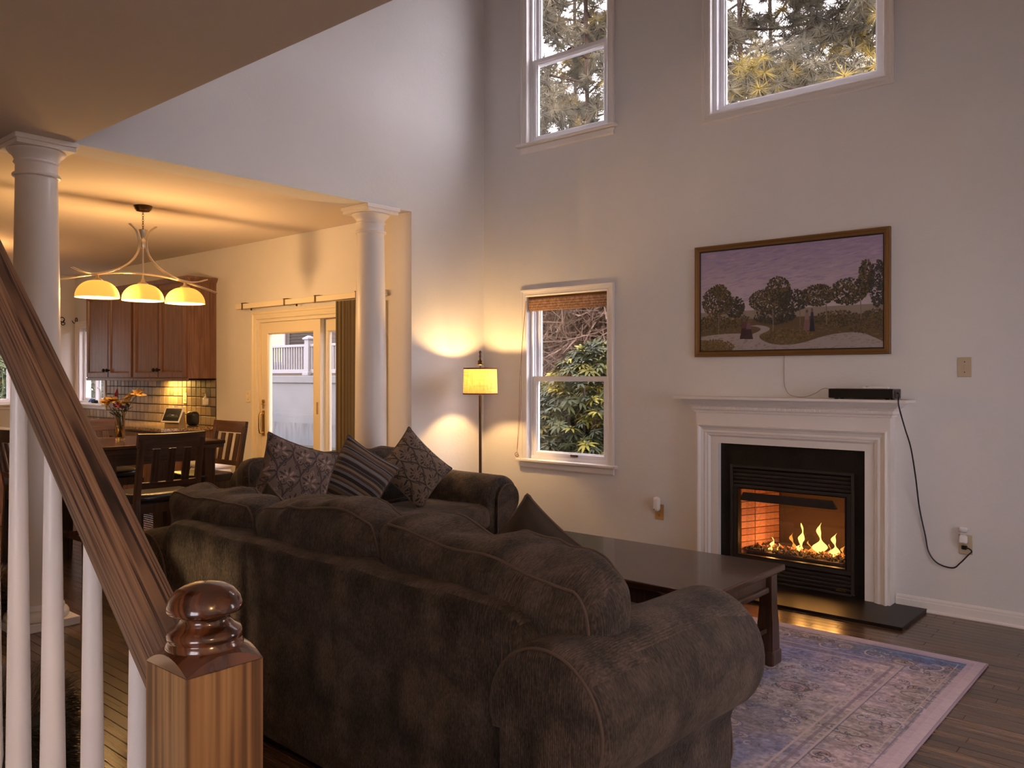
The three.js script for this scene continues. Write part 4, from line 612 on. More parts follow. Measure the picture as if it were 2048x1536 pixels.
// ---------------------------------------------------------------- floor lamp in the corner
{
  const t = thing('floor_lamp', 'lit floor lamp with a linen drum shade in the corner behind the loveseat', 'lamp', [-4.655, 0, -4.99]);
  const linen = canvasTex(512, 256, (c, w, h) => { const r = rng(611); c.fillStyle = 'rgb(236,212,128)'; c.fillRect(0, 0, w, h); for (let i = 0; i < 900; i++) { c.fillStyle = r() < 0.5 ? 'rgba(140,96,40,.22)' : 'rgba(255,236,170,.22)'; if (r() < 0.5) c.fillRect(r() * w, r() * h, 30 + r() * 90, 1.2 + r()); else c.fillRect(r() * w, r() * h, 1.2 + r(), 20 + r() * 60); } });
  part(t, 'base', [lathe([[0.001, 0], [0.13, 0], [0.135, 0.006], [0.13, 0.016], [0.06, 0.024], [0.022, 0.034], [0.016, 0.06], [0.001, 0.06]], 40)], M.bronze);
  part(t, 'pole', [cyl(0.0125, 0.0125, 1.2, 16, 0, 0.65, 0), cyl(0.005, 0.005, 0.28, 8, 0, 1.38, 0)], M.bronze);
  const shade = phys({ map: linen, transmission: 0.07, thickness: 0, roughness: 1 });
  const sg = new THREE.CylinderGeometry(0.136, 0.142, 0.215, 48, 1, true).translate(0, 1.368, 0), s = new THREE.Mesh(sg, shade); s.name = 'lamp_shade'; s.material.side = THREE.DoubleSide; t.add(s);
  const trim = phys({ color: col(150, 74, 52), roughness: 0.8 }), ring = (r0, y) => new THREE.TorusGeometry(r0, 0.004, 6, 64).rotateX(PI / 2).translate(0, y, 0);
  for (const [q, y] of [[0.1365, 1.466], [0.1415, 1.259]]) part(s, 'shade_trim', [lathe([[q, y], [q + 0.003, y], [q + 0.003, y + 0.011], [q, y + 0.011], [q, y]], 48)], trim, 'rust coloured trim band');
  part(t, 'shade_carrier', [bar([-0.136, 1.474, 0], [0.136, 1.474, 0], 0.004, 0.004, 0), bar([0, 1.474, -0.136], [0, 1.474, 0.136], 0.004, 0.004, 0)], M.bronze);
  part(t, 'finial', [lathe([[0.001, 1.5], [0.03, 1.5], [0.03, 1.506], [0.022, 1.51], [0.022, 1.535], [0.01, 1.54], [0.008, 1.56], [0.012, 1.566], [0.008, 1.59], [0.012, 1.605], [0.006, 1.617], [0.001, 1.618]], 20)], M.bronze);
  const bulbM = std({ color: 0xffffff, emissive: new THREE.Color().setRGB(1, 0.62, 0.25), emissiveIntensity: 6 });
  const L = new THREE.PointLight(new THREE.Color().setRGB(1, 0.60, 0.22), 2.8); L.position.set(0, 1.4, 0); L.shadow.radius = 1.0; L.castShadow = true; t.add(L);
  part(t, 'bulb', [new THREE.SphereGeometry(0.028, 20, 14).translate(0, 1.4, 0)], bulbM);
}
// woven shade and cord of the low window
{
  const t = thing('window_shade', 'rolled up brown woven shade at the top of the low window', 'blind', [(LW[0] + LW[1]) / 2, LW[3], FZ]); const wv = tex(128, 64, (u, v) => { const a = 0.5 + 0.5 * Math.sin(v * PI * 16), f = fbm(u, v, 30, 14, 2, 633); const k = 0.65 + 0.25 * a + 0.4 * (f - 0.5); return [196 * k, 150 * k, 122 * k]; });
  const bm = std({ map: rep(wv, 3, 6), roughness: 0.8 }); part(t, 'valance', [rb(0.80, 0.105, 0.012, 0.003, 0, -0.056, -0.012)], bm); part(t, 'rolled_fold', [rb(0.795, 0.05, 0.035, 0.012, 0, -0.095, -0.03)], bm); part(t, 'headrail', [rb(0.80, 0.022, 0.03, 0.002, 0, -0.011, -0.018)], M.bronze);
  single('blind_cord', [tube([[-4.472, 2.04, FZ + 0.03], [-4.52, 1.6, FZ + 0.034], [-4.53, 1.2, FZ + 0.032], [-4.562, 0.84, FZ + 0.034], [-4.572, 0.76, FZ + 0.034]], 0.0016, 30, 5), tube([[-4.476, 2.04, FZ + 0.035], [-4.53, 1.5, FZ + 0.036], [-4.548, 1.1, FZ + 0.036], [-4.57, 0.79, FZ + 0.034]], 0.0016, 30, 5), new THREE.TorusGeometry(0.018, 0.0022, 5, 18).translate(-4.575, 0.745, FZ + 0.036), new THREE.TorusGeometry(0.011, 0.002, 5, 14).rotateY(0.8).translate(-4.566, 0.735, FZ + 0.036)], std({ color: col(150, 100, 60), roughness: 0.8 }), 'thin looped blind cord hanging at the left of the low window', 'cord');
}

// ---------------------------------------------------------------- staircase in the foreground
{
  const RISE = 0.19, GO = 0.2317, SX = -0.845, slope = Math.atan(0.83), RZ = -0.443;
  const st = thing('staircase', 'oak staircase climbing to the left behind the white balusters', 'stairs', [0, 0, 0]);
  for (let i = 0; i < 15; i++) { const x = SX - 0.05 - GO * i, y = RISE * (i + 1); if (y > 2.6) break; const s = part(st, 'tread', [rb(GO + 0.028, 0.028, 1.0, 0.009, x - GO / 2 + 0.012, y - 0.014, 0.03)], M.oak); part(s, 'riser', [bx(0.018, RISE - 0.028, 0.96, x - 0.012, y - 0.028 - (RISE - 0.028) / 2, 0.03)], M.trim); }
  for (const z of [-0.455, 0.525]) part(st, 'stringer', [ext([[SX - 0.05, 0], [SX - 0.05, 0.16], [SX - 0.05 - GO * 12.9, 0.1 + RISE * 12.9], [SX - 0.05 - GO * 12.9, -0.2 + RISE * 12.9], [SX - 0.05 - GO * 1.0, 0]].reverse(), 0.03).translate(0, 0, z - 0.015)], M.trim);
  // newel post
  const n = thing('newel_post', 'square oak newel post with a turned mushroom knob at the foot of the stair', 'newel post', [-0.803, 0, RZ]), s = 0.0835;
  const sh = part(n, 'shaft', [lathe4(s, [[1, 1.117], [1, 0.6], [1, 0]])], M.postOak);
  const dome = []; { const N = 14, h = s / 2, P = [], at = (i, j) => { const u = -1 + 2 * i / N, v = -1 + 2 * j / N, d2 = u * u + v * v; return [u * h, 1.117 + 0.028 * (1 - d2 * 0.5) + 0.0 , v * h]; }; for (let i = 0; i < N; i++) for (let j = 0; j < N; j++) P.push(...at(i, j), ...at(i, j + 1), ...at(i + 1, j + 1), ...at(i, j), ...at(i + 1, j + 1), ...at(i + 1, j)); for (let k = 0; k < 4; k++) for (let i = 0; i < N; i++) { const e = (q) => [at(q, N), at(N, N - q), at(N - q, 0), at(0, q)][k], a = e(i), b = e(i + 1); P.push(...b, ...a, a[0], 1.1165, a[2], ...b, a[0], 1.1165, a[2], b[0], 1.1165, b[2]); } const g = new THREE.BufferGeometry(); g.setAttribute('position', new THREE.Float32BufferAttribute(P, 3)); g.computeVertexNormals(); dome.push(muv(g)); }
  part(n, 'domed_top', dome, M.knob);
  const kg = lathe([[0.001, 1.128], [0.036, 1.128], [0.0385, 1.131], [0.0388, 1.135], [0.037, 1.139], [0.0362, 1.1405], [0.0375, 1.143], [0.0374, 1.1465], [0.0352, 1.15], [0.0295, 1.1535], [0.0255, 1.158], [0.0248, 1.162], [0.0268, 1.1655], [0.0335, 1.1672], [0.0368, 1.1685], [0.0378, 1.171], [0.0374, 1.1755], [0.0345, 1.1825], [0.0285, 1.1895], [0.0195, 1.1942], [0.009, 1.1966], [0.001, 1.197]], 64);
  { const q = kg.attributes.position, w = kg.attributes.uv; for (let i = 0; i < q.count; i++) w.setXY(i, q.getX(i) * 5 + q.getY(i) * 3, q.getZ(i) * 6 + q.getY(i) * 1.5); }
  part(n, 'knob', [kg], M.knob, 'polished turned knob');
  // handrail: shaped section swept up the slope
  const h = thing('handrail', 'weathered oak handrail sloping up to the left from the newel post', 'handrail', [0, 0, 0]);
  const w2 = 0.0275, sec = new THREE.Shape(); sec.moveTo(-w2 + 0.004, -0.027); sec.lineTo(w2 - 0.004, -0.027); sec.quadraticCurveTo(w2, -0.025, w2 + 0.001, -0.012); sec.quadraticCurveTo(w2 + 0.006, 0.012, w2 - 0.008, 0.021); sec.quadraticCurveTo(0, 0.03, -w2 + 0.008, 0.021); sec.quadraticCurveTo(-w2 - 0.006, 0.012, -w2 - 0.001, -0.012); sec.quadraticCurveTo(-w2, -0.025, -w2 + 0.004, -0.027); sec.closePath();
  const Lr = 2.0, rg = new THREE.ExtrudeGeometry(sec, { depth: Lr, bevelEnabled: false, curveSegments: 8, steps: 1 }), p = rg.attributes.position, uv = rg.attributes.uv;
  for (let i = 0; i < p.count; i++) { const x = p.getX(i), y = p.getY(i), z = p.getZ(i), a = 0.5 + Math.sign(x) * (Math.min(Math.abs(x), w2) + (0.02 - y)) * 5.2; uv.setXY(i, a, z * 0.55); }
  // local z runs up the slope, towards -X; local x across
  rg.computeVertexNormals(); const dir = V3(-Math.cos(slope), Math.sin(slope), 0), xx = V3(0, 0, -1), yy = dir.clone().cross(xx); if (yy.y < 0) { xx.negate(); yy.negate(); }
  rg.applyMatrix4(new THREE.Matrix4().makeBasis(xx, yy, dir).setPosition(-0.82, 0.378 + 0.83 * 0.82, RZ));
  part(h, 'rail', [rg], M.rail);
  // balusters: pin top, tapered, every 127 mm
  const bal = (i) => {
    const x = -0.951 - 0.125 * i, top = 0.378 - 0.83 * x - 0.02, step = Math.floor((SX - 0.05 - x) / GO) + 1, y0 = Math.max(0, RISE * step), H = top - y0;
    const prof = [[0.001, 0], [0.0205, 0], [0.0205, 0.17], [0.018, 0.18], [0.0205, 0.195], [0.0195, 0.21], [0.0165, 0.22], [0.0195, 0.25], [0.0185, 0.3], [0.0102, H - 0.05], [0.0095, H], [0.001, H]];
    return { x, y0, g: lathe(prof, 28) };
  };
  const L = ['baluster nearest the newel post', 'second baluster from the newel post', 'third baluster from the newel post', 'fourth baluster from the newel post, at the left edge'];
  for (let i = 0; i < 5; i++) { const b = bal(i); single('baluster', [b.g], M.trim, i < 4 ? 'white tapered stair ' + L[i] : 'white tapered stair baluster higher up beyond the left edge', 'baluster', [b.x, b.y0, RZ], 0, 'stair balusters'); }
}
// shaggy footstools beyond the rail
function fluffy(label, pos, R, H, seed, n) {
  const t = thing('fur_footstool', label, 'footstool', pos), r = rng(seed), g = lathe([[0.001, 0.05], [R * 0.92, 0.05], [R, 0.09], [R, H - 0.06], [R * 0.9, H - 0.015], [R * 0.6, H], [0.001, H + 0.005]], 40);
  part(t, 'body', [g], std({ color: col(70, 62, 58), roughness: 1 }));
  const b = new THREE.ConeGeometry(0.0028, 0.06, 3, 1, true).translate(0, 0.03, 0), fur = new THREE.InstancedMesh(b, std({ color: 0xffffff, roughness: 1 }), n), m = new THREE.Matrix4(), q = new THREE.Quaternion(), c = new THREE.Color();
  for (let i = 0; i < n; i++) { const a = r() * 2 * PI, top = r() < 0.4; let P, N; if (top) { const d = Math.sqrt(r()) * R * 0.95; P = V3(d * Math.cos(a), H - 0.03 * Math.pow(d / R, 3), d * Math.sin(a)); N = V3(Math.cos(a) * d / R, 1, Math.sin(a) * d / R); } else { P = V3(R * Math.cos(a), 0.06 + r() * (H - 0.1), R * Math.sin(a)); N = V3(Math.cos(a), 0.1, Math.sin(a)); } N.add(V3(r() - 0.5, r() - 0.7, r() - 0.5)).normalize(); q.setFromUnitVectors(V3(0, 1, 0), N); m.compose(P, q, V3(1, 0.7 + r() * 0.7, 1)); fur.setMatrixAt(i, m); const k = 0.4 + r() * 0.8; c.copy(top ? col(150, 132, 120) : col(96, 88, 82)).multiplyScalar(k); fur.setColorAt(i, c); }
  fur.name = 'fur'; fur.userData.kind = 'stuff'; t.add(fur);
  for (let k = 0; k < 3; k++) part(t, 'foot', [cyl(0.02, 0.016, 0.055, 12, R * 0.7 * Math.cos(k * 2.1), 0.0275, R * 0.7 * Math.sin(k * 2.1))], M.dark);
}
fluffy('shaggy grey fur footstool standing beside the foot of the near column', [-5.42, 0, -1.56], 0.22, 0.26, 701, 5000);
fluffy('shaggy grey fur footstool close behind the stair balusters at lower left', [-2.98, 0, -0.86], 0.26, 0.40, 707, 7000);

// ---------------------------------------------------------------- dining table and chairs
{
  const cx = -6.425, cz = -2.975, W = 0.96, H = 0.914, t = thing('dining_table', 'square dark counter-height dining table holding the flower vase', 'table', [cx, 0, cz]);
  part(t, 'tabletop', [swapuv(rb(W, 0.03, W, 0.006, 0, H - 0.015, 0))], M.darkTop); part(t, 'top_edge', [mould(-W / 2 + 0.012, W / 2 - 0.012, -W / 2 + 0.012, W / 2 - 0.012, [[0, 0], [0, 0.03], [0.02, 0.03], [0.02, 0]]).rotateX(PI / 2).translate(0, H - 0.03, 0)], M.dark);
  for (const s of [-1, 1]) { part(t, 'apron', [span(-W / 2 + 0.1, W / 2 - 0.1, H - 0.15, H - 0.03, s * (W / 2 - 0.075) - 0.011, s * (W / 2 - 0.075) + 0.011)].map(swapuv), M.dark); part(t, 'apron', [span(s * (W / 2 - 0.075) - 0.011, s * (W / 2 - 0.075) + 0.011, H - 0.15, H - 0.03, -W / 2 + 0.1, W / 2 - 0.1)].map(swapuv), M.dark); }
  for (const a of [-1, 1]) for (const b of [-1, 1]) part(t, 'leg', [lathe4(0.085, [[1, H - 0.03], [1, 0.12], [0.9, 0]]).translate(a * (W / 2 - 0.1), 0, b * (W / 2 - 0.1))], M.dark);
}
M.leather = phys({ color: col(30, 24, 28), roughness: 0.32, clearcoat: 0.2, clearcoatRoughness: 0.3 });
function chair(label, pos, turn) {
  const t = thing('dining_chair', label, 'chair', pos, turn, 'chairs around the square table'), w = 0.22, st = 0.61, top = 1.0;
  const bz = (y) => -0.2 - 0.075 * Math.max(0, y - st) / 0.43;
  for (const s of [-1, 1]) {
    part(t, 'rear_leg', [ext([[-0.235, 0], [-0.197, 0], [-0.180, st], [-0.252, top], [-0.280, top], [-0.212, st]].map(([z, y]) => [z, y]), 0.036, 0.003).rotateY(-PI / 2).translate(s * (w - 0.018) + 0.018, 0, 0)], M.dark);
    part(t, 'front_leg', [lathe4(0.04, [[1, st - 0.04], [0.85, 0]]).translate(s * (w - 0.022), 0, 0.185)], M.dark);
    part(t, 'side_rail', [span(s * (w - 0.02) - 0.011, s * (w - 0.02) + 0.011, st - 0.09, st - 0.03, -0.19, 0.17)], M.dark);
    part(t, 'side_stretcher', [span(s * (w - 0.02) - 0.009, s * (w - 0.02) + 0.009, 0.26, 0.295, -0.205, 0.18)], M.dark);
  }
  part(t, 'front_rail', [span(-w + 0.03, w - 0.03, st - 0.09, st - 0.03, 0.174, 0.196)], M.dark); part(t, 'rear_rail', [span(-w + 0.03, w - 0.03, st - 0.09, st - 0.03, -0.205, -0.183)], M.dark); part(t, 'footrest', [span(-w + 0.02, w - 0.02, 0.2, 0.24, 0.17, 0.194)], M.dark);
  const seat = cushion(0.43, 0.075, 0.40, { k: 9, edge: 0.8, wr: 0.001, n: 14 }); part(t, 'seat', [seat.geo.translate(0, st + 0.0, 0.0)], M.leather, 'black leather seat pad');
  const rail = (y, h, d, curve) => { const g = rb(2 * w - (h > 0.05 ? -0.03 : 0.05), h, d, 0.004, 0, 0, 0, 2), q = new THREE.BoxGeometry(2 * w - (h > 0.05 ? -0.015 : 0.05), h, d, 12, 1, 1), p = q.attributes.position; for (let i = 0; i < p.count; i++) p.setZ(i, p.getZ(i) - curve * (1 - Math.pow(p.getX(i) / w, 2))); q.computeVertexNormals(); q.rotateX(-0.17).translate(0, y, bz(y) - 0.006 + curve * 0.5); return swapuv(muv(q)); };
  part(t, 'top_rail', [rail(0.996, 0.092, 0.026, 0.022)], M.dark); part(t, 'lower_rail', [rail(0.705, 0.04, 0.022, 0.012)], M.dark);
  for (const x of [-0.105, 0, 0.105]) part(t, 'back_slat', [bar([x, 0.72, bz(0.72) - 0.008], [x, 0.94, bz(0.94) - 0.012], 0.052, 0.012, 0.002)], M.dark);
  return t;
}
chair('dark slatted dining chair seen from behind, nearest the sofa', [-5.5, 0, -2.66], -PI / 2);
chair('dark slatted dining chair by the sliding door, its top rail catching the lamp light', [-6.22, 0, -3.40], 0.04);
chair('dark slatted dining chair on the kitchen side, half hidden behind the vase', [-7.02, 0, -3.0], PI / 2);
chair('dark slatted dining chair left of the near column, mostly hidden by balusters', [-6.5, 0, -2.36], PI);

// vase and flowers on the dining table
{
  const vx = -6.47, vz = -2.87, vy = 0.914, v = thing('glass_vase', 'clear straight glass vase with flowers on the dining table', 'vase', [vx, vy, vz]);
  part(v, 'glass', [lathe([[0.001, 0], [0.034, 0], [0.036, 0.004], [0.035, 0.21], [0.032, 0.21], [0.0315, 0.018], [0.001, 0.016]], 36)], phys({ color: col(250, 240, 215), transmission: 1, thickness: 0.01, roughness: 0.02, ior: 1.5 }));
  part(v, 'water', [cyl(0.0305, 0.0305, 0.09, 24, 0, 0.064, 0)], phys({ color: col(210, 196, 140), transmission: 1, thickness: 0.05, roughness: 0.02, ior: 1.33 }));
  const stemM = std({ color: col(70, 78, 40), roughness: 0.7 }), leafM = std({ color: col(64, 74, 36), roughness: 0.7, side: THREE.DoubleSide }), petal = (c) => phys({ color: c, roughness: 0.7, transmission: 0.25, thickness: 0, side: THREE.DoubleSide }), yel = petal(col(250, 205, 105)), pink = petal(col(196, 88, 110)), red = petal(col(190, 60, 80)), mauve = petal(col(190, 120, 150));
  const petalGeo = (L, W2, up, curlv, a) => { const g = new THREE.PlaneGeometry(1, 1, 4, 6), p = g.attributes.position; for (let i = 0; i < p.count; i++) { const u = p.getX(i) * 2, s = p.getY(i) + 0.5, wd = W2 * Math.sin(PI * Math.pow(clamp(s * 0.94 + 0.03), 0.8)) * u, r = L * (s * Math.cos(up) + curlv * s * s * 0.4), y = L * (s * Math.sin(up) - curlv * s * s * 0.5) - 0.3 * Math.abs(u) * wd * u; p.setXYZ(i, wd, y, r); } return g.rotateY(a); };
  const F = [['yellow lily on the far left of the vase', -0.012, 0.02, 0.292, 0.095, yel, 0], ['yellow lily beside the pink spike', 0, 0.02, 0.306, 0.055, yel, 0], ['tall pink flower spike in the middle of the vase', 0.0, 0.0, 0.385, 0.022, red, 1], ['yellow lily low in the bunch', 0.01, 0.0, 0.285, -0.045, yel, 0], ['pink blossom at the rim of the vase', 0.0, 0.03, 0.268, 0.006, pink, 2], ['small mauve blossom at the rim of the vase', 0, 0.035, 0.25, -0.03, mauve, 2], ['yellow lily to the right above the rim', 0, 0.0, 0.33, -0.085, yel, 0], ['topmost yellow lily on the right', 0, 0.0, 0.355, -0.135, yel, 0]];
  F.forEach(([label, ox, oz, h, side, m, kind], i) => {
    const f = thing('flower', label + ' on the dining table', 'flower', [vx, vy, vz]), r = rng(800 + i), bxp = -side * 0.15, T = [side * -0.654, h, side * 0.757 * -1 * -1].map((q) => q);
    const tip = V3(-side * 0.757, h, side * 0.654); tip.add(V3(ox, 0, oz * 0.3));
    part(f, 'stem', [tube([[tip.x * -0.12, 0.022, tip.z * -0.12], [tip.x * 0.18, 0.16, tip.z * 0.18], [tip.x * 0.6, h * 0.8, tip.z * 0.6], [tip.x, h, tip.z]], 0.0022, 16, 5)], stemM);
    const P = []; if (kind === 1) for (let k = 0; k < 60; k++) { const q = k / 60; P.push(petalGeo(0.026 * (1.1 - q), 0.007, 0.9, 0.1, k * 2.4).translate(0, -0.05 + q * 0.06, 0)); } else for (let k = 0; k < (kind ? 18 : 9); k++) { P.push(petalGeo(kind ? 0.034 : 0.058, kind ? 0.013 : 0.022, 0.35 + 0.8 * r(), 0.7, k * PI * 2 / 6 + r() * 0.3)); if (!kind) P.push(petalGeo(0.046, 0.019, 1.0, 0.5, k * PI / 3 + 0.5)); }
    const tilt = new THREE.Matrix4().makeRotationFromEuler(new THREE.Euler((r() - 0.5) * 0.9, 0, (r() - 0.5) * 0.9)); part(f, 'bloom', P.map((g) => g.applyMatrix4(tilt).translate(tip.x, h, tip.z)), m);
    part(f, 'leaf', [petalGeo(0.06, 0.012, 0.8, 0.5, r() * 6).translate(tip.x * 0.4, h * 0.66, tip.z * 0.4), petalGeo(0.05, 0.012, 1.0, 0.5, r() * 6).translate(tip.x * 0.5, h * 0.74, tip.z * 0.5)], leafM);
  });
}

// ---------------------------------------------------------------- chandelier: three bowls on crossed nickel arcs
{
  const t = thing('chandelier', 'brushed metal chandelier with three glowing amber bowl shades over the dining table', 'chandelier', [-6.41, 0, -3.02]);
  part(t, 'canopy', [lathe([[0.001, CH], [0.068, CH], [0.07, CH - 0.006], [0.058, CH - 0.03], [0.05, CH - 0.034], [0.05, CH - 0.04], [0.02, CH - 0.045], [0.001, CH - 0.045]], 36)], M.bronze);
  for (let i = 0; i < 8; i++) part(t, 'chain_link', [new THREE.TorusGeometry(0.0085, 0.0022, 6, 16).scale(0.7, 1.35, 1).rotateY(i % 2 ? PI / 2 : 0.2).translate(0, CH - 0.055 - i * 0.019, 0)], M.bronze);
  part(t, 'stem', [lathe([[0.001, 2.545], [0.03, 2.55], [0.034, 2.545], [0.017, 2.49], [0.012, 2.475], [0.024, 2.47], [0.024, 2.41], [0.012, 2.405], [0.007, 2.4], [0.007, 2.1], [0.012, 2.095], [0.012, 2.07], [0.001, 2.07]], 24)], M.nickel);
  for (const s of [-1, 1]) for (const x of [-0.02, 0.02]) part(t, 'side_arc', [tube([[x * 0.5, 2.585, s * 0.105], [x * 0.5, 2.54, s * 0.055], [x * 0.5, 2.45, s * 0.028], [x * 0.5, 2.36, s * 0.045], [x * 0.7, 2.27, s * 0.12], [x, 2.2, s * 0.25], [x, 2.175, s * 0.36], [x, 2.18, s * 0.45], [x, 2.205, s * 0.53]], 0.0055, 60, 8)], M.nickel);
  for (const x of [-0.014, 0.014]) part(t, 'cross_arc', [tube([[x, 2.105, -0.62], [x, 2.155, -0.42], [x, 2.195, -0.2], [x, 2.205, 0], [x, 2.195, 0.2], [x, 2.155, 0.42], [x, 2.105, 0.62]], 0.006, 60, 8)], M.nickel);
  const amber = phys({ color: col(246, 190, 96), roughness: 0.8, emissive: new THREE.Color().setRGB(1.0, 0.54, 0.09), emissiveIntensity: 0.72, side: THREE.DoubleSide }), bulbM = std({ color: 0xffffff, emissive: new THREE.Color().setRGB(1, 0.78, 0.4), emissiveIntensity: 5 }), innerM = std({ color: col(255, 244, 220), roughness: 0.6, side: THREE.DoubleSide, emissive: new THREE.Color().setRGB(1, 0.7, 0.3), emissiveIntensity: 0.25 });
  for (const z of [0.345, 0, -0.345]) {
    const y = 2.0, prof = []; for (let i = 0; i <= 14; i++) { const a = (PI / 2) * i / 14; prof.push([0.025 + 0.128 * Math.sin(a), y + 0.125 * Math.cos(a)]); } prof.push([0.154, y - 0.004], [0.151, y - 0.004]); const inn = []; for (let i = 14; i >= 0; i--) { const a = (PI / 2) * i / 14; inn.push([0.021 + 0.13 * Math.sin(a), y - 0.003 + 0.123 * Math.cos(a)]); }
    const s = part(t, 'bowl_shade', [lathe(prof, 48).translate(0, 0, z)], amber, 'amber glass bowl shade'); part(s, 'inner_glass', [lathe(inn, 48).translate(0, 0, z)], innerM, 'bright white inside of the bowl');
    part(t, 'shade_holder', [lathe([[0.001, y + 0.165], [0.012, y + 0.165], [0.014, y + 0.145], [0.04, y + 0.13], [0.042, y + 0.118], [0.001, y + 0.118]], 24).translate(0, 0, z)], M.nickel);
    const b = part(t, 'bulb', [lathe([[0.001, y + 0.005], [0.018, y + 0.012], [0.03, y + 0.038], [0.027, y + 0.062], [0.014, y + 0.085], [0.013, y + 0.115], [0.001, y + 0.115]], 20).translate(0, 0, z)], bulbM); b.castShadow = false;
    const L = new THREE.PointLight(new THREE.Color().setRGB(1, 0.57, 0.21), 1.6); L.position.set(0, y + 0.04, z); L.shadow.radius = 1.2; L.castShadow = true; t.add(L);
  }
}

// ---------------------------------------------------------------- kitchen
function panelDoor(parent, name, x0, x1, y0, y1, z, mat) {
  const p = part(parent, name, [mould(x0, x1, y0, y1, [[0, 0], [0, 0.02], [0.003, 0.023], [0.05, 0.023], [0.054, 0.018], [0.064, 0.008], [0.068, 0.008]]), span(x0 + 0.066, x1 - 0.066, y0 + 0.066, y1 - 0.066, 0.0, 0.008)], mat); p.position.z = z; return p;
}
const knobG = () => lathe([[0.001, 0], [0.006, 0], [0.0055, 0.012], [0.013, 0.018], [0.014, 0.024], [0.009, 0.029], [0.001, 0.03]], 16).rotateX(PI / 2);
[[-10.46, -9.225, 'wall cabinet with two doors beside the kitchen window'], [-9.225, -8.03, 'wall cabinet with two doors at the open end of the row']].forEach(([a, b, l], i) => {
  const t = thing('wall_cabinet', 'dark cherry ' + l, 'cabinet', [0, 0, SZ], 0, 'wall cabinets'), m = (a + b) / 2, e = i ? b : b - 0.002;
  part(t, 'carcass', [span(a, e, 1.385, 2.37, 0.001, 0.31)], M.cherry); part(t, 'light_rail', [rb(e - a, 0.03, 0.02, 0.004, (a + e) / 2, 1.372, 0.315)], M.cherry);
  part(t, 'crown_moulding', [ext([[0, 0], [0.008, 0], [0.03, 0.03], [0.034, 0.05], [0, 0.05]], e - a + (i ? 0.03 : 0)).rotateY(-PI / 2).translate(e + (i ? 0.03 : 0), 2.38, 0.31), ...(i ? [ext([[0, 0], [0.008, 0], [0.03, 0.03], [0.034, 0.05], [0, 0.05]], 0.34).translate(b, 2.38, 0.001)] : []), span(a, e, 2.37, 2.385, 0.001, 0.31)], M.cherry);
  for (const [x0, x1, k] of [[a + 0.015, m - 0.003, m - 0.04], [m + 0.003, e - 0.03, m + 0.04]]) { const d = panelDoor(t, 'door', x0 + 0.006, x1 - 0.006, 1.395, 2.365, 0.31, M.cherry); part(d, 'knob', [knobG().scale(1.5, 1.5, 1.7).translate(k, 1.475, 0.02)], M.iron, 'dark round knob'); }
});
{ // under cabinet lamp
  const t = thing('under_cabinet_light', 'small glowing lamp under the wall cabinets above the smart display', 'lamp', [-8.86, 1.384, SZ + 0.11]); part(t, 'housing', [rb(0.3, 0.016, 0.07, 0.004, 0, -0.008, 0)], M.white);
  const g = new THREE.Mesh(bx(0.27, 0.004, 0.05, 0, -0.018, 0), std({ color: 0xffffff, emissive: new THREE.Color().setRGB(1, 0.66, 0.2), emissiveIntensity: 2.5 })); g.name = 'diffuser'; t.add(g);
  const L = new THREE.RectAreaLight(new THREE.Color().setRGB(1, 0.6, 0.14), 260, 0.27, 0.05); L.position.set(0, -0.022, 0); L.rotation.x = -PI / 2; t.add(L);
}
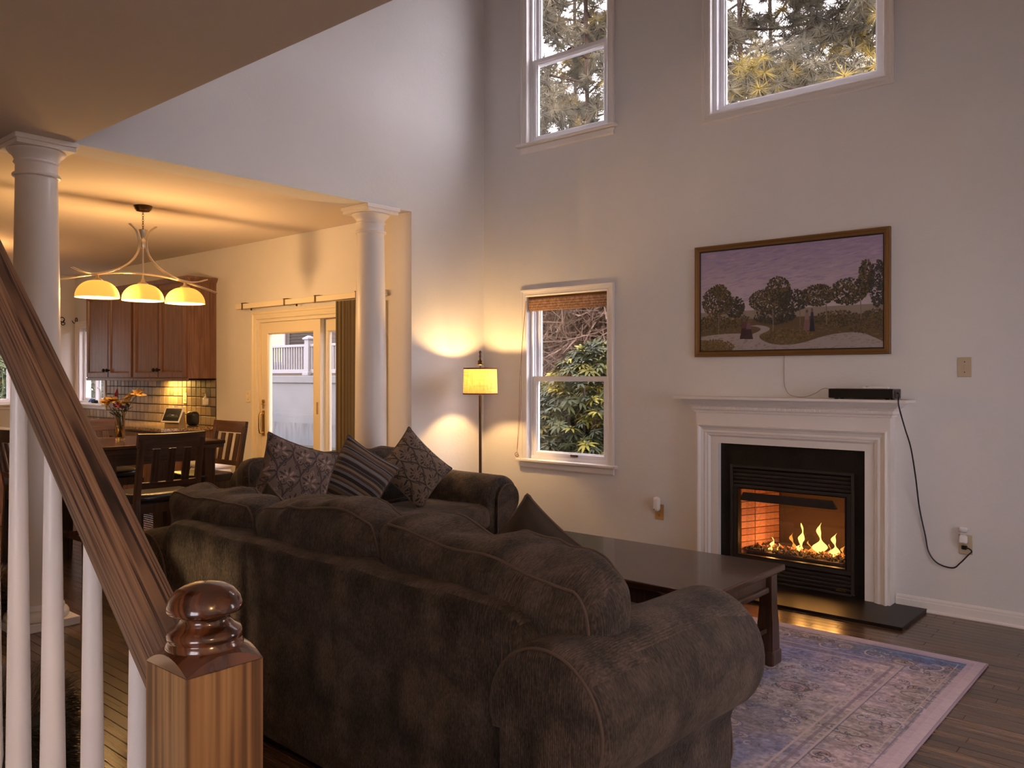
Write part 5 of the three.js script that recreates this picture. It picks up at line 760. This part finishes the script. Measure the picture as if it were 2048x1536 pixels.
{ // base cabinets, worktop, tiles
  const graniteT = tex(512, 512, (u, v) => { const a = fbm(u, v, 60, 60, 3, 901), b = fbm(u, v, 110, 110, 2, 905), c = fbm(u, v, 20, 20, 2, 909); let q = [146, 116, 80]; if (a > 0.56) q = [66, 50, 40]; if (b > 0.62) q = [196, 172, 130]; if (c > 0.62) q = mixc(q, [96, 70, 46], 0.6); return q; });
  const gran = phys({ map: rep(graniteT, 2.5), roughness: 0.16, clearcoat: 0.4 });
  [[-8.9, -8.02, 'at the open end of the counter'], [-9.8, -8.9, 'in the middle of the counter'], [-10.75, -9.8, 'below the kitchen window'], [-11.6, -10.75, 'in the far corner']].forEach(([a, b, l], i) => {
    const t = thing('base_cabinet', 'dark cherry base cabinet with drawers ' + l, 'cabinet', [0, 0, SZ], 0, 'base cabinets'), m = (a + b) / 2; part(t, 'carcass', [span(a + 0.001, b - 0.001, 0.1, 0.85, 0.001, 0.57)], M.cherry); part(t, 'toe_kick', [span(a + 0.001, b - 0.001, 0.001, 0.1, 0.001, 0.5)], M.black);
    for (const [x0, x1] of [[a + 0.015, m - 0.003], [m + 0.003, b - 0.015]]) { const d = panelDoor(t, 'door', x0, x1, 0.12, 0.66, 0.57, M.cherry); part(d, 'handle', [new THREE.TorusGeometry(0.02, 0.003, 6, 20).translate((x0 < m - 0.01 ? m - 0.05 : m + 0.05), 0.6, 0.024), cyl(0.008, 0.008, 0.01, 10).rotateX(PI / 2).translate(x0 < m - 0.01 ? m - 0.05 : m + 0.05, 0.62, 0.02)], M.iron, 'dark ring pull'); const w = part(t, 'drawer', [rb(x1 - x0, 0.15, 0.02, 0.004, (x0 + x1) / 2, 0.755, 0.58)], M.cherry); part(w, 'knob', [knobG().translate((x0 + x1) / 2, 0.755, 0.59)], M.iron); }
  });
  single('worktop', [rb(3.6, 0.036, 0.615, 0.008, -9.79, 0.868, SZ + 0.3085)], gran, 'speckled granite worktop along the kitchen wall', 'worktop');
  const sl = [[198, 174, 140], [186, 160, 128], [172, 150, 124], [192, 170, 140], [150, 130, 108], [118, 104, 94]], tt = tex(128, 128, (u, v) => { const k = 0.8 + 0.5 * (fbm(u, v, 6, 6, 4, 921) - 0.3); return [235 * k, 235 * k, 235 * k]; }), tm = sl.map((c) => phys({ color: col(...c), map: tt, roughness: 0.42 })), tg = join(rb(0.0905, 0.0905, 0.009, 0.003, 0, 0, 0, 1)), tgs = join(rb(0.0905, 0.078, 0.009, 0.003, 0, 0, 0, 1));
  const bk = struct('tile_backsplash', [span(-10.655, -8.03, 0.886, 1.384, SZ, SZ + 0.004), span(-11.59, -10.655, 0.886, 0.985, SZ, SZ + 0.004)], std({ color: col(58, 48, 40), roughness: 0.9 })), r = rng(931);
  for (let j = 0; j < 5; j++) for (let i = 0; i < 35; i++) { const x = -8.08 - i * 0.1, top = j === 4, edge = i < 2, m = new THREE.Mesh(top ? tgs : tg, tm[edge || j === 4 ? 2 + Math.floor(r() * 4) : Math.floor(r() * 4.2)]); if (x < -10.6 && (j || x < -11.5)) continue; m.name = 'tile'; m.position.set(x, 0.936 + j * 0.1 + (top ? -0.008 : 0), SZ + 0.0062); bk.add(m); }
}
plate('wall_outlet', 'ivory outlet on the tiled wall under the lamp light', 'outlet', -8.66, 1.17, SZ + 0.011, 'outlet', M.cream);
{
  const d = thing('smart_display', 'white framed smart display tilted on the granite worktop', 'screen', [-8.2, 0.886, -4.2], 0.25); const s = new THREE.Group();
  part(d, 'stand', [ext([[-0.045, 0], [0.05, 0], [0.05, 0.03], [0.01, 0.12], [-0.03, 0.15]], 0.2, 0.004).rotateY(-PI / 2).translate(0.1, 0, 0)], std({ color: col(150, 130, 100), roughness: 0.7 }));
  const f = part(d, 'frame', [rb(0.26, 0.17, 0.012, 0.006, 0, 0, 0)], M.white); f.position.set(0, 0.125, 0.035); f.rotation.x = -0.42;
  const g = new THREE.Mesh(new THREE.PlaneGeometry(0.226, 0.136), std({ map: canvasTex(256, 160, (c, w, h) => { const gr = c.createLinearGradient(0, 0, 0, h); gr.addColorStop(0, 'rgb(42,44,48)'); gr.addColorStop(1, 'rgb(22,24,20)'); c.fillStyle = gr; c.fillRect(0, 0, w, h); c.fillStyle = 'rgb(70,80,84)'; c.beginPath(); c.moveTo(20, 110); c.lineTo(90, 60); c.lineTo(150, 92); c.lineTo(200, 70); c.lineTo(250, 112); c.fill(); c.fillStyle = 'rgba(190,196,200,.8)'; c.beginPath(); c.ellipse(140, 84, 26, 8, 0, 0, 7); c.fill(); c.fillStyle = 'rgb(18,26,20)'; c.fillRect(0, 112, w, 48); }), emissive: 0xffffff, emissiveIntensity: 0.0, roughness: 0.2 })); g.name = 'screen'; g.position.z = 0.0065; f.add(g);
  const k = thing('kitchen_radio', 'small rounded black radio behind the smart display', 'radio', [-8.09, 0.886, -4.33], 0.3); part(k, 'body', [rb(0.13, 0.15, 0.1, 0.045, 0, 0.085, 0, 5)], M.black); part(k, 'base', [cyl(0.05, 0.055, 0.012, 24, 0, 0.006, 0)], M.blackMatte);
  const p = thing('soap_dispenser', 'white plug-in bottle with a chrome top on the tiled wall', 'dispenser', [-8.17, 1.14, SZ + 0.045]); part(p, 'bottle', [rb(0.05, 0.075, 0.05, 0.012, 0, 0.0, 0)], M.white); part(p, 'chrome_top', [lathe([[0.001, 0.036], [0.02, 0.036], [0.018, 0.05], [0.01, 0.056], [0.009, 0.085], [0.013, 0.09], [0.001, 0.092]], 18), bar([0, 0.085, 0], [0.0, 0.088, 0.04], 0.009, 0.007)], M.nickel);
  const fa = thing('faucet', 'chrome tap standing at the right end of the kitchen window sill', 'faucet', [-10.79, 1.0605, SZ + 0.02]); part(fa, 'body', [cyl(0.013, 0.018, 0.05, 16, 0, 0.025, 0)], M.nickel); part(fa, 'spout', [tube([[0, 0.05, 0], [0, 0.15, 0.0], [-0.01, 0.19, 0.01], [-0.04, 0.2, 0.02]], 0.009, 24)], M.nickel); part(fa, 'lever', [rb(0.09, 0.012, 0.02, 0.005, 0.05, 0.03, 0.01)], M.nickel);
  const sb = thing('scrub_brush', 'blue and dark scrub brush lying on the kitchen window sill', 'brush', [-11.02, 1.0605, SZ + 0.02]); part(sb, 'handle', [tube([[-0.1, 0.02, 0], [-0.03, 0.05, 0], [0.05, 0.045, 0]], 0.012, 20)], std({ color: col(40, 120, 190), roughness: 0.4 })); part(sb, 'head', [rb(0.11, 0.04, 0.05, 0.012, 0.06, 0.0225, 0)], M.iron);
  for (const [x, y, z, a, l] of [[-11.555, 2.12, SZ + 0.001, 0, 'black iron scroll hook above the kitchen window corner'], [KX + 0.001, 2.12, -4.39, PI / 2, 'black iron scroll hook on the far kitchen wall']]) { const h = thing('wall_hook', l, 'hook', [x, y, z], a); part(h, 'scroll', [new THREE.TorusGeometry(0.03, 0.005, 6, 20).translate(0, 0.03, 0.006), new THREE.TorusGeometry(0.022, 0.005, 6, 20).translate(0.012, -0.02, 0.006)], M.iron); part(h, 'peg', [tube([[0, 0, 0.004], [0, -0.01, 0.04], [0, 0.02, 0.06]], 0.005, 14)], M.iron); }
  const bn = thing('waste_bin', 'white rounded bin against the dining wall behind the chairs', 'bin', [-7.72, 0, -4.32]); part(bn, 'body', [rb(0.42, 0.5, 0.26, 0.05, 0, 0.252, 0, 4)], M.white); part(bn, 'lid', [rb(0.43, 0.06, 0.27, 0.028, 0, 0.525, 0, 4)], M.white);
  const is = thing('kitchen_island', 'wooden kitchen island with a pale stone top at the left edge', 'island', [-9.35, 0, -2.05]); part(is, 'carcass', [span(-0.62, 0.62, 0.09, 0.88, -0.75, 0.75)], M.cherry); part(is, 'base_trim', [rb(1.27, 0.12, 1.53, 0.01, 0, 0.06, 0)], M.cherry); part(is, 'countertop', [rb(1.5, 0.035, 1.66, 0.01, 0.04, 0.8985, 0)], phys({ color: col(190, 180, 190), roughness: 0.2 }));
  for (const z of [-0.375, 0.375]) { const pd = part(is, 'end_panel', [mould(-0.33, 0.33, 0.15, 0.85, [[0, 0], [0, 0.012], [0.05, 0.012], [0.06, 0.004], [0.062, 0]])], M.cherry); pd.rotation.y = PI / 2; pd.position.set(0.62, 0, z); }
  const pl = thing('ceiling_light', 'warm bowl ceiling light over the kitchen island beyond the left edge', 'lamp', [-9.35, CH, -2.6]); part(pl, 'canopy', [lathe([[0.001, 0], [0.07, 0], [0.06, -0.03], [0.001, -0.035]], 28)], M.nickel); part(pl, 'rod', [cyl(0.006, 0.006, 0.3, 10, 0, -0.18, 0)], M.nickel); const bw = []; for (let i = 0; i <= 10; i++) bw.push([0.16 * Math.sin(PI / 2 * i / 10), -0.42 + 0.09 * (1 - Math.cos(PI / 2 * i / 10))]); part(pl, 'bowl', [lathe(bw, 40)], phys({ color: col(240, 200, 130), roughness: 1, side: THREE.DoubleSide, emissive: new THREE.Color().setRGB(1, 0.55, 0.18), emissiveIntensity: 0.5 })); part(pl, 'bulb', [new THREE.SphereGeometry(0.03, 16, 12).translate(0, -0.36, 0)], std({ color: 0xffffff, emissive: new THREE.Color().setRGB(1, 0.7, 0.35), emissiveIntensity: 5 })); const L = new THREE.PointLight(new THREE.Color().setRGB(1, 0.56, 0.22), 1.5); L.position.set(0, -0.36, 0); L.shadow.radius = 1.4; L.castShadow = true; pl.add(L);
}
{ // hall light behind the viewer's right shoulder
  const t = thing('ceiling_light', 'round flush ceiling light in the entrance hall behind the viewer', 'lamp', [1.7, CH, -0.1]); part(t, 'ring', [lathe([[0.001, 0], [0.17, 0], [0.175, -0.02], [0.165, -0.03], [0.001, -0.03]], 40)], M.nickel); const bw = [[0.001, -0.12]]; for (let i = 1; i <= 10; i++) bw.push([0.16 * Math.sin(PI / 2 * i / 10), -0.03 - 0.09 * Math.cos(PI / 2 * i / 10)]); part(t, 'diffuser', [lathe(bw, 40)], std({ color: col(250, 225, 180), emissive: new THREE.Color().setRGB(1, 0.58, 0.22), emissiveIntensity: 1.2 })); const L = new THREE.PointLight(new THREE.Color().setRGB(1, 0.60, 0.26), 4.0); L.position.set(0, -0.16, 0); L.shadow.radius = 5; L.castShadow = true; t.add(L);
}

// ---------------------------------------------------------------- blinds of the sliding door
{
  const t = thing('vertical_blind', 'olive vertical blind bunched at the right of the sliding door, below a pale track', 'blind', [0, 0, SZ]), vm = phys({ color: col(196, 172, 112), roughness: 0.6, map: rep(wallTone, 3) }), vm2 = phys({ color: col(140, 116, 70), roughness: 0.7 });
  part(t, 'track', [rb(2.25, 0.05, 0.05, 0.004, -6.4, 2.1, 0.055)], M.cream); for (const x of [-7.4, -6.68, -6.2, -5.62]) part(t, 'bracket', [rb(0.07, 0.006, 0.07, 0.002, x, 2.132, 0.04), rb(0.02, 0.07, 0.004, 0.001, x, 2.1, 0.083)], M.bronze);
  for (const x of [-7.28, -6.52]) part(t, 'carrier', [cyl(0.008, 0.008, 0.02, 10, x, 2.065, 0.055)], M.iron);
  const vg = (() => { const g = new THREE.PlaneGeometry(0.088, 1.98, 6, 1), p = g.attributes.position; for (let i = 0; i < p.count; i++) p.setZ(i, 0.008 * (1 - Math.pow(p.getX(i) / 0.044, 2))); g.computeVertexNormals(); const b = g.clone(); b.translate(0, 0, -0.0016); const ix = b.index.array; for (let i = 0; i < ix.length; i += 3) { const q = ix[i]; ix[i] = ix[i + 1]; ix[i + 1] = q; } b.computeVertexNormals(); return join(muv(g), muv(b)); })();
  for (let i = 0; i < 24; i++) { const m = new THREE.Mesh(vg, i % 3 === 1 ? vm2 : vm); m.name = 'vane'; m.position.set(-5.868 + i * 0.0158, 1.07, 0.055 + 0.003 * Math.sin(i * 2.3)); m.rotation.y = PI / 2 - 0.25 + 0.12 * Math.sin(i * 1.7); t.add(m); }
}

// ---------------------------------------------------------------- outside
{
  const gT = tex(256, 256, (u, v) => { const a = fbm(u, v, 10, 10, 4, 951), b = fbm(u, v, 60, 60, 2, 955); return mixc([48, 40, 32], [62, 60, 38], clamp(a * 1.4 - 0.2)).map((c) => c * (0.6 + 0.8 * b)); });
  struct('ground', [bx(80, 0.2, 50, -10, -0.75, -30.7), bx(8, 0.2, 60, -16, -0.75, 0)], std({ map: rep(gT, 0.4), roughness: 1 }));
}
const bark = std({ color: col(62, 48, 40), roughness: 1 });
function scatter(parent, name, geo, mat, n, fn) { const im = new THREE.InstancedMesh(geo, mat, n), m = new THREE.Matrix4(), q = new THREE.Quaternion(), c = new THREE.Color(); for (let i = 0; i < n; i++) { const [p, e, s, k] = fn(i); q.setFromEuler(e); m.compose(p, q, V3(s, s, s)); im.setMatrixAt(i, m); im.setColorAt(i, c.setRGB(...k)); } im.name = name; im.userData.kind = 'stuff'; parent.add(im); return im; }
const burstG = (() => { const r = rng(961), P = []; for (let i = 0; i < 42; i++) { const z = r() * 1.6 - 0.6, a = r() * 2 * PI, s = Math.sqrt(Math.max(0, 1 - Math.min(1, z * z))), d = V3(s * Math.cos(a), z, s * Math.sin(a)).normalize(), L = 0.16 + 0.08 * r(), sd = d.clone().cross(V3(r() - 0.5, r() - 0.5, r() - 0.5)).normalize().multiplyScalar(0.0052), b = d.clone().multiplyScalar(0.01), e = d.clone().multiplyScalar(L).add(V3(0, -0.02, 0)); P.push(...b.clone().sub(sd).toArray(), ...b.clone().add(sd).toArray(), ...e.toArray()); const s2 = sd.clone().cross(d).normalize().multiplyScalar(0.0052); P.push(...b.clone().sub(s2).toArray(), ...b.clone().add(s2).toArray(), ...e.toArray()); } const g = new THREE.BufferGeometry(); g.setAttribute('position', new THREE.Float32BufferAttribute(P, 3)); g.computeVertexNormals(); return g; })();
const needleM = phys({ color: 0xffffff, roughness: 0.7, transmission: 0.25, thickness: 0, side: THREE.DoubleSide, specularIntensity: 0.15 });
function pine(label, x, z, H, y0, R, n, seed, gold) {
  const t = thing('pine_tree', label, 'tree', [x, -0.65, z], 0, 'pines beyond the tall windows'), r = rng(seed); part(t, 'trunk', [tube([[0, 0, 0], [0.08, H * 0.4, 0.03], [-0.04, H * 0.75, -0.03], [0, H, 0]], 0.04, 20, 8)], bark);
  const br = [], tips = []; for (let i = 0; i < 34; i++) { const y = y0 + (H - y0) * Math.pow(i / 34, 0.9), a = i * 2.4 + r(), L = R * (1.05 - 0.75 * (y - y0) / (H - y0)) * (0.75 + 0.4 * r()), d = V3(Math.cos(a), 0.12 + 0.2 * r(), Math.sin(a)); const e = d.clone().multiplyScalar(L); br.push(tube([[0, y, 0], [e.x * 0.5, y + e.y * 0.3, e.z * 0.5], [e.x, y + e.y, e.z]], 0.022, 8, 5)); for (let k = 0; k < n / 34; k++) { const q = 0.25 + 0.75 * Math.sqrt(r()); tips.push(V3(e.x * q + (r() - 0.5) * 0.75, y + e.y * q + (r() - 0.55) * 0.6, e.z * q + (r() - 0.5) * 0.75)); } }
  part(t, 'branch', br, bark).userData.kind = 'stuff';
  scatter(t, 'needles', burstG, needleM, tips.length, (i) => { const k = 0.6 + 0.7 * r(), g = r() < gold ? [0.36, 0.28, 0.09] : r() < 0.5 ? [0.16, 0.15, 0.12] : [0.20, 0.18, 0.13]; return [tips[i], new THREE.Euler(r() * 1.6 - 0.5, r() * 6, r() * 1.2 - 0.6), 0.8 + 0.5 * r(), g.map((c) => c * k)]; });
}
pine('tall pine filling the left part of the fixed high window', -6.0, -12.6, 11.5, 4.2, 2.4, 2600, 971, 0.04);
pine('golden tipped pine in the right part of the fixed high window', -3.2, -12.0, 12.0, 4.0, 3.0, 2600, 973, 0.3);
pine('grey green pine seen through the high hung window', -9.2, -12.8, 12.0, 4.0, 2.4, 2700, 975, 0.05);
pine('thin pine with wide gaps far behind the high hung window', -12.2, -16.5, 14.0, 5.5, 2.8, 1400, 979, 0.04);
pine('distant pine behind the fixed high window', -7.4, -17.0, 14.0, 5.0, 3.0, 2200, 983, 0.1);
// rhododendron by the low window
{
  const leafG = (L, W) => { const g = new THREE.PlaneGeometry(1, 1, 2, 5), p = g.attributes.position; for (let i = 0; i < p.count; i++) { const u = p.getX(i) * 2, s = p.getY(i) + 0.5; p.setXYZ(i, u * W * Math.sin(PI * clamp(0.05 + s * 0.93)), 0.25 * L * s - 0.5 * L * s * s + Math.abs(u) * 0.2 * W, L * s); } g.computeVertexNormals(); return g; };
  const whorl = (() => { const G = []; for (let k = 0; k < 9; k++) G.push(leafG(0.115 + 0.02 * (k % 3), 0.017).rotateY(k * PI * 2 / 9 + (k % 2) * 0.2)); for (let k = 0; k < 4; k++) G.push(leafG(0.06, 0.012).rotateX(-0.7).rotateY(k * PI / 2)); return mergeGeometries(G.map((g) => tidy(g))); })();
  const lm = phys({ color: 0xffffff, roughness: 0.6, specularIntensity: 0.35, transmission: 0.2, thickness: 0, side: THREE.DoubleSide });
  const shrub = (label, x, z, R, H, n, seed, tint) => { const t = thing('rhododendron', label, 'shrub', [x, -0.65, z]), r = rng(seed), br = []; for (let i = 0; i < 26; i++) { const a = r() * 6.3, q = 0.4 + 0.5 * r(); br.push(tube([[0.1 * Math.cos(a), 0, 0.1 * Math.sin(a)], [R * 0.4 * q * Math.cos(a + 0.3), H * 0.4, R * 0.4 * q * Math.sin(a)], [R * 0.85 * q * Math.cos(a), H * (0.6 + 0.35 * r()), R * 0.85 * q * Math.sin(a)]], 0.014, 10, 5)); } part(t, 'stem', br, bark).userData.kind = 'stuff';
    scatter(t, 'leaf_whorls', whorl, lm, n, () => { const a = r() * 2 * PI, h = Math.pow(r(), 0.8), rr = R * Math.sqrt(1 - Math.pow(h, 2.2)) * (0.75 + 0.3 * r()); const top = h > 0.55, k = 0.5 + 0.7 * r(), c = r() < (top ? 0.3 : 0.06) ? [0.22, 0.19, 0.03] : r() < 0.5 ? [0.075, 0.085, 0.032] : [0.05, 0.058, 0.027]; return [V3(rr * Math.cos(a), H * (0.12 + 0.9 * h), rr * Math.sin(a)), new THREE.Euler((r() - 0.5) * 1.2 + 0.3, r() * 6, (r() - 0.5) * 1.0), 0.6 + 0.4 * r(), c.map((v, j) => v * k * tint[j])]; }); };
  shrub('bright green rhododendron filling the right half of the low window', -5.25, -7.5, 0.85, 2.35, 1500, 991, [1, 1, 1]);
  shrub('low dark rhododendron at the bottom right of the low window', -5.0, -7.0, 0.5, 1.35, 500, 993, [0.9, 0.95, 0.9]);
  shrub('grey green rhododendron in the middle of the low window', -6.2, -8.2, 0.8, 2.05, 1000, 997, [0.8, 0.8, 0.9]);
  // brush and far woods
  const twigG = (() => { const r = rng(1001), P = []; for (let i = 0; i < 26; i++) { const d = V3(r() - 0.5, r() - 0.2, r() - 0.5).normalize(), b = V3(r() - 0.5, r() - 0.5, r() - 0.5).multiplyScalar(0.3), e = b.clone().add(d.multiplyScalar(0.3 + 0.3 * r())), s = V3(r() - 0.5, r() - 0.5, r() - 0.5).normalize().multiplyScalar(0.011); P.push(...b.clone().sub(s).toArray(), ...b.clone().add(s).toArray(), ...e.toArray()); } const g = new THREE.BufferGeometry(); g.setAttribute('position', new THREE.Float32BufferAttribute(P, 3)); g.computeVertexNormals(); return g; })();
  const brush = (label, x, z, w, h, d, n, seed, A, B) => { const t = thing('brush_thicket', label, 'thicket', [x, -0.65, z]), r = rng(seed), st = []; for (let i = 0; i < 14; i++) { const X = (r() - 0.5) * w, Z = (r() - 0.5) * d; st.push(tube([[X, 0, Z], [X + r() - 0.5, h * 0.5, Z], [X + r() - 0.5, h * 0.95, Z]], 0.03, 8, 5)); } part(t, 'stem', st, bark).userData.kind = 'stuff'; scatter(t, 'twigs', twigG, needleM, n, () => { const q = Math.pow(r(), 0.8), k = 0.6 + 0.7 * r(); return [V3((r() - 0.5) * w, q * h, (r() - 0.5) * d), new THREE.Euler(r() * 6, r() * 6, r() * 6), 0.9 + 0.8 * r(), mixc(A, B, r()).map((c) => c * k)]; }); };
  brush('brown winter thicket behind the rhododendrons', -8.4, -11.5, 7.0, 4.6, 2.0, 2600, 1003, [0.17, 0.11, 0.08], [0.24, 0.16, 0.11]);
  brush('low brown thicket at the foot of the rhododendrons', -6.6, -9.4, 3.4, 1.7, 1.2, 900, 1005, [0.07, 0.045, 0.035], [0.1, 0.07, 0.05]);
  brush('pale green thicket beyond the kitchen windows', -19, -4.5, 3.0, 5.0, 12.0, 3200, 1007, [0.14, 0.17, 0.10], [0.09, 0.11, 0.065]);
  brush('dark evergreen thicket closing the garden', -3.0, -15.5, 14.0, 3.0, 2.2, 3000, 1009, [0.035, 0.034, 0.024], [0.055, 0.05, 0.034]);
}
// neighbour's raised deck with a white rail, and the house behind
{
  const Z = -14.7, blueW = phys({ color: col(112, 110, 116), roughness: 0.6 }), wallT = tex(256, 256, (u, v) => { const b = fbm(u, v, 4, 4, 4, 1021), s = Math.pow(fbm(u, v, 30, 5, 3, 1025), 3) * sstep(0.55, 1, v); return mixc([98, 98, 102], [78, 78, 82], clamp(b * 0.8 + s * 2 - 0.3)); });
  const w = thing('concrete_wall', 'pale stained concrete wall below the white rail, seen through the sliding door', 'wall', [0, 0, Z]); part(w, 'face', [span(-27, -16.2, -0.65, 1.2, -0.25, 0)], std({ map: rep(wallT, 0.35), roughness: 0.9 })); part(w, 'coping', [rb(10.9, 0.22, 0.34, 0.02, -21.6, 1.31, -0.12)], std({ map: rep(wallT, 0.5), roughness: 0.9 }));
  const d = thing('deck_rail', 'white deck rail with thin balusters outside the sliding door', 'railing', [0, 1.42, Z - 0.12]), bg = join(bx(0.045, 0.72, 0.045, 0, 0.5, 0)); part(d, 'deck_edge', [span(-27, -16.2, 0.0, 0.05, -1.6, 0.05)], std({ color: col(70, 58, 50), roughness: 0.9 }));
  for (let i = 0; i < 82; i++) { const m = new THREE.Mesh(bg, blueW); m.name = 'baluster'; m.position.set(-26.8 + i * 0.128, 0, 0); d.add(m); }
  part(d, 'top_rail', [rb(10.7, 0.08, 0.09, 0.015, -21.6, 0.9, 0)], blueW); part(d, 'bottom_rail', [rb(10.7, 0.12, 0.05, 0.01, -21.6, 0.13, 0)], blueW);
  for (const x of [-24.6, -20.82, -17.6]) { const p = part(d, 'post', [rb(0.2, 1.08, 0.2, 0.01, x, 0.54, 0)], blueW); part(p, 'post_cap', [lathe4(0.28, [[0.2, 1.2], [1, 1.12], [1, 1.08]]).translate(x, 0, 0)], blueW); part(p, 'post_base', [rb(0.3, 0.12, 0.3, 0.02, x, 0.06, 0)], blueW); }
  const h = thing('neighbour_house', 'brown sided house behind the white deck rail', 'house', [0, 1.4, -17.6]); part(h, 'wall', [span(-34, -15, -2, 6.5, -4, 0)], std({ color: col(46, 36, 33), roughness: 0.9 })); const sd = []; for (let i = 0; i < 38; i++) sd.push(bx(19, 0.15, 0.02, -24.5, 0.1 + i * 0.16, 0.012).translate(0, 0, 0)); part(h, 'siding', sd, std({ color: col(54, 43, 40), roughness: 0.8 })).userData.kind = 'stuff';
  const glow = std({ color: col(200, 170, 90), emissive: new THREE.Color().setRGB(1, 0.72, 0.2), emissiveIntensity: 1.1 }), wn = part(h, 'window', [mould(-28.3, -26.1, 0.4, 2.6, [[0, 0.02], [0, 0.07], [0.12, 0.07], [0.14, 0.03]])], blueW); const pn = new THREE.Mesh(bx(2.0, 2.0, 0.02, -27.2, 1.5, 0.035), glow); pn.name = 'pane'; wn.add(pn); pn.userData.label = 'lit yellow window pane';
  const sh = part(h, 'shutter', [mould(-25.9, -24.3, 0.3, 2.7, [[0, 0.02], [0, 0.07], [0.09, 0.07], [0.1, 0.03]])], std({ color: col(34, 28, 28), roughness: 0.7 })); for (let i = 0; i < 20; i++) { const m = new THREE.Mesh(join(bx(1.42, 0.09, 0.03, 0, 0, 0).rotateX(0.5)), M.blackMatte); m.name = 'slat'; m.position.set(-25.1, 0.45 + i * 0.11, 0.04); sh.add(m); }
  part(h, 'corner_board', [span(-22.6, -22.2, 0, 6, 0.02, 0.08)], blueW); part(h, 'trim_band', [span(-22.2, -15, 1.7, 1.8, 0.02, 0.07)], blueW); part(h, 'post', [span(-21.2, -20.8, 0, 6, 0.4, 0.7)], blueW);
}

scene.traverse((o) => { if (o.isMesh) { if (o.castShadow === false && o.name !== 'bulb' && o.name !== 'flame') o.castShadow = true; o.receiveShadow = true; } });
renderer.render(scene, camera);
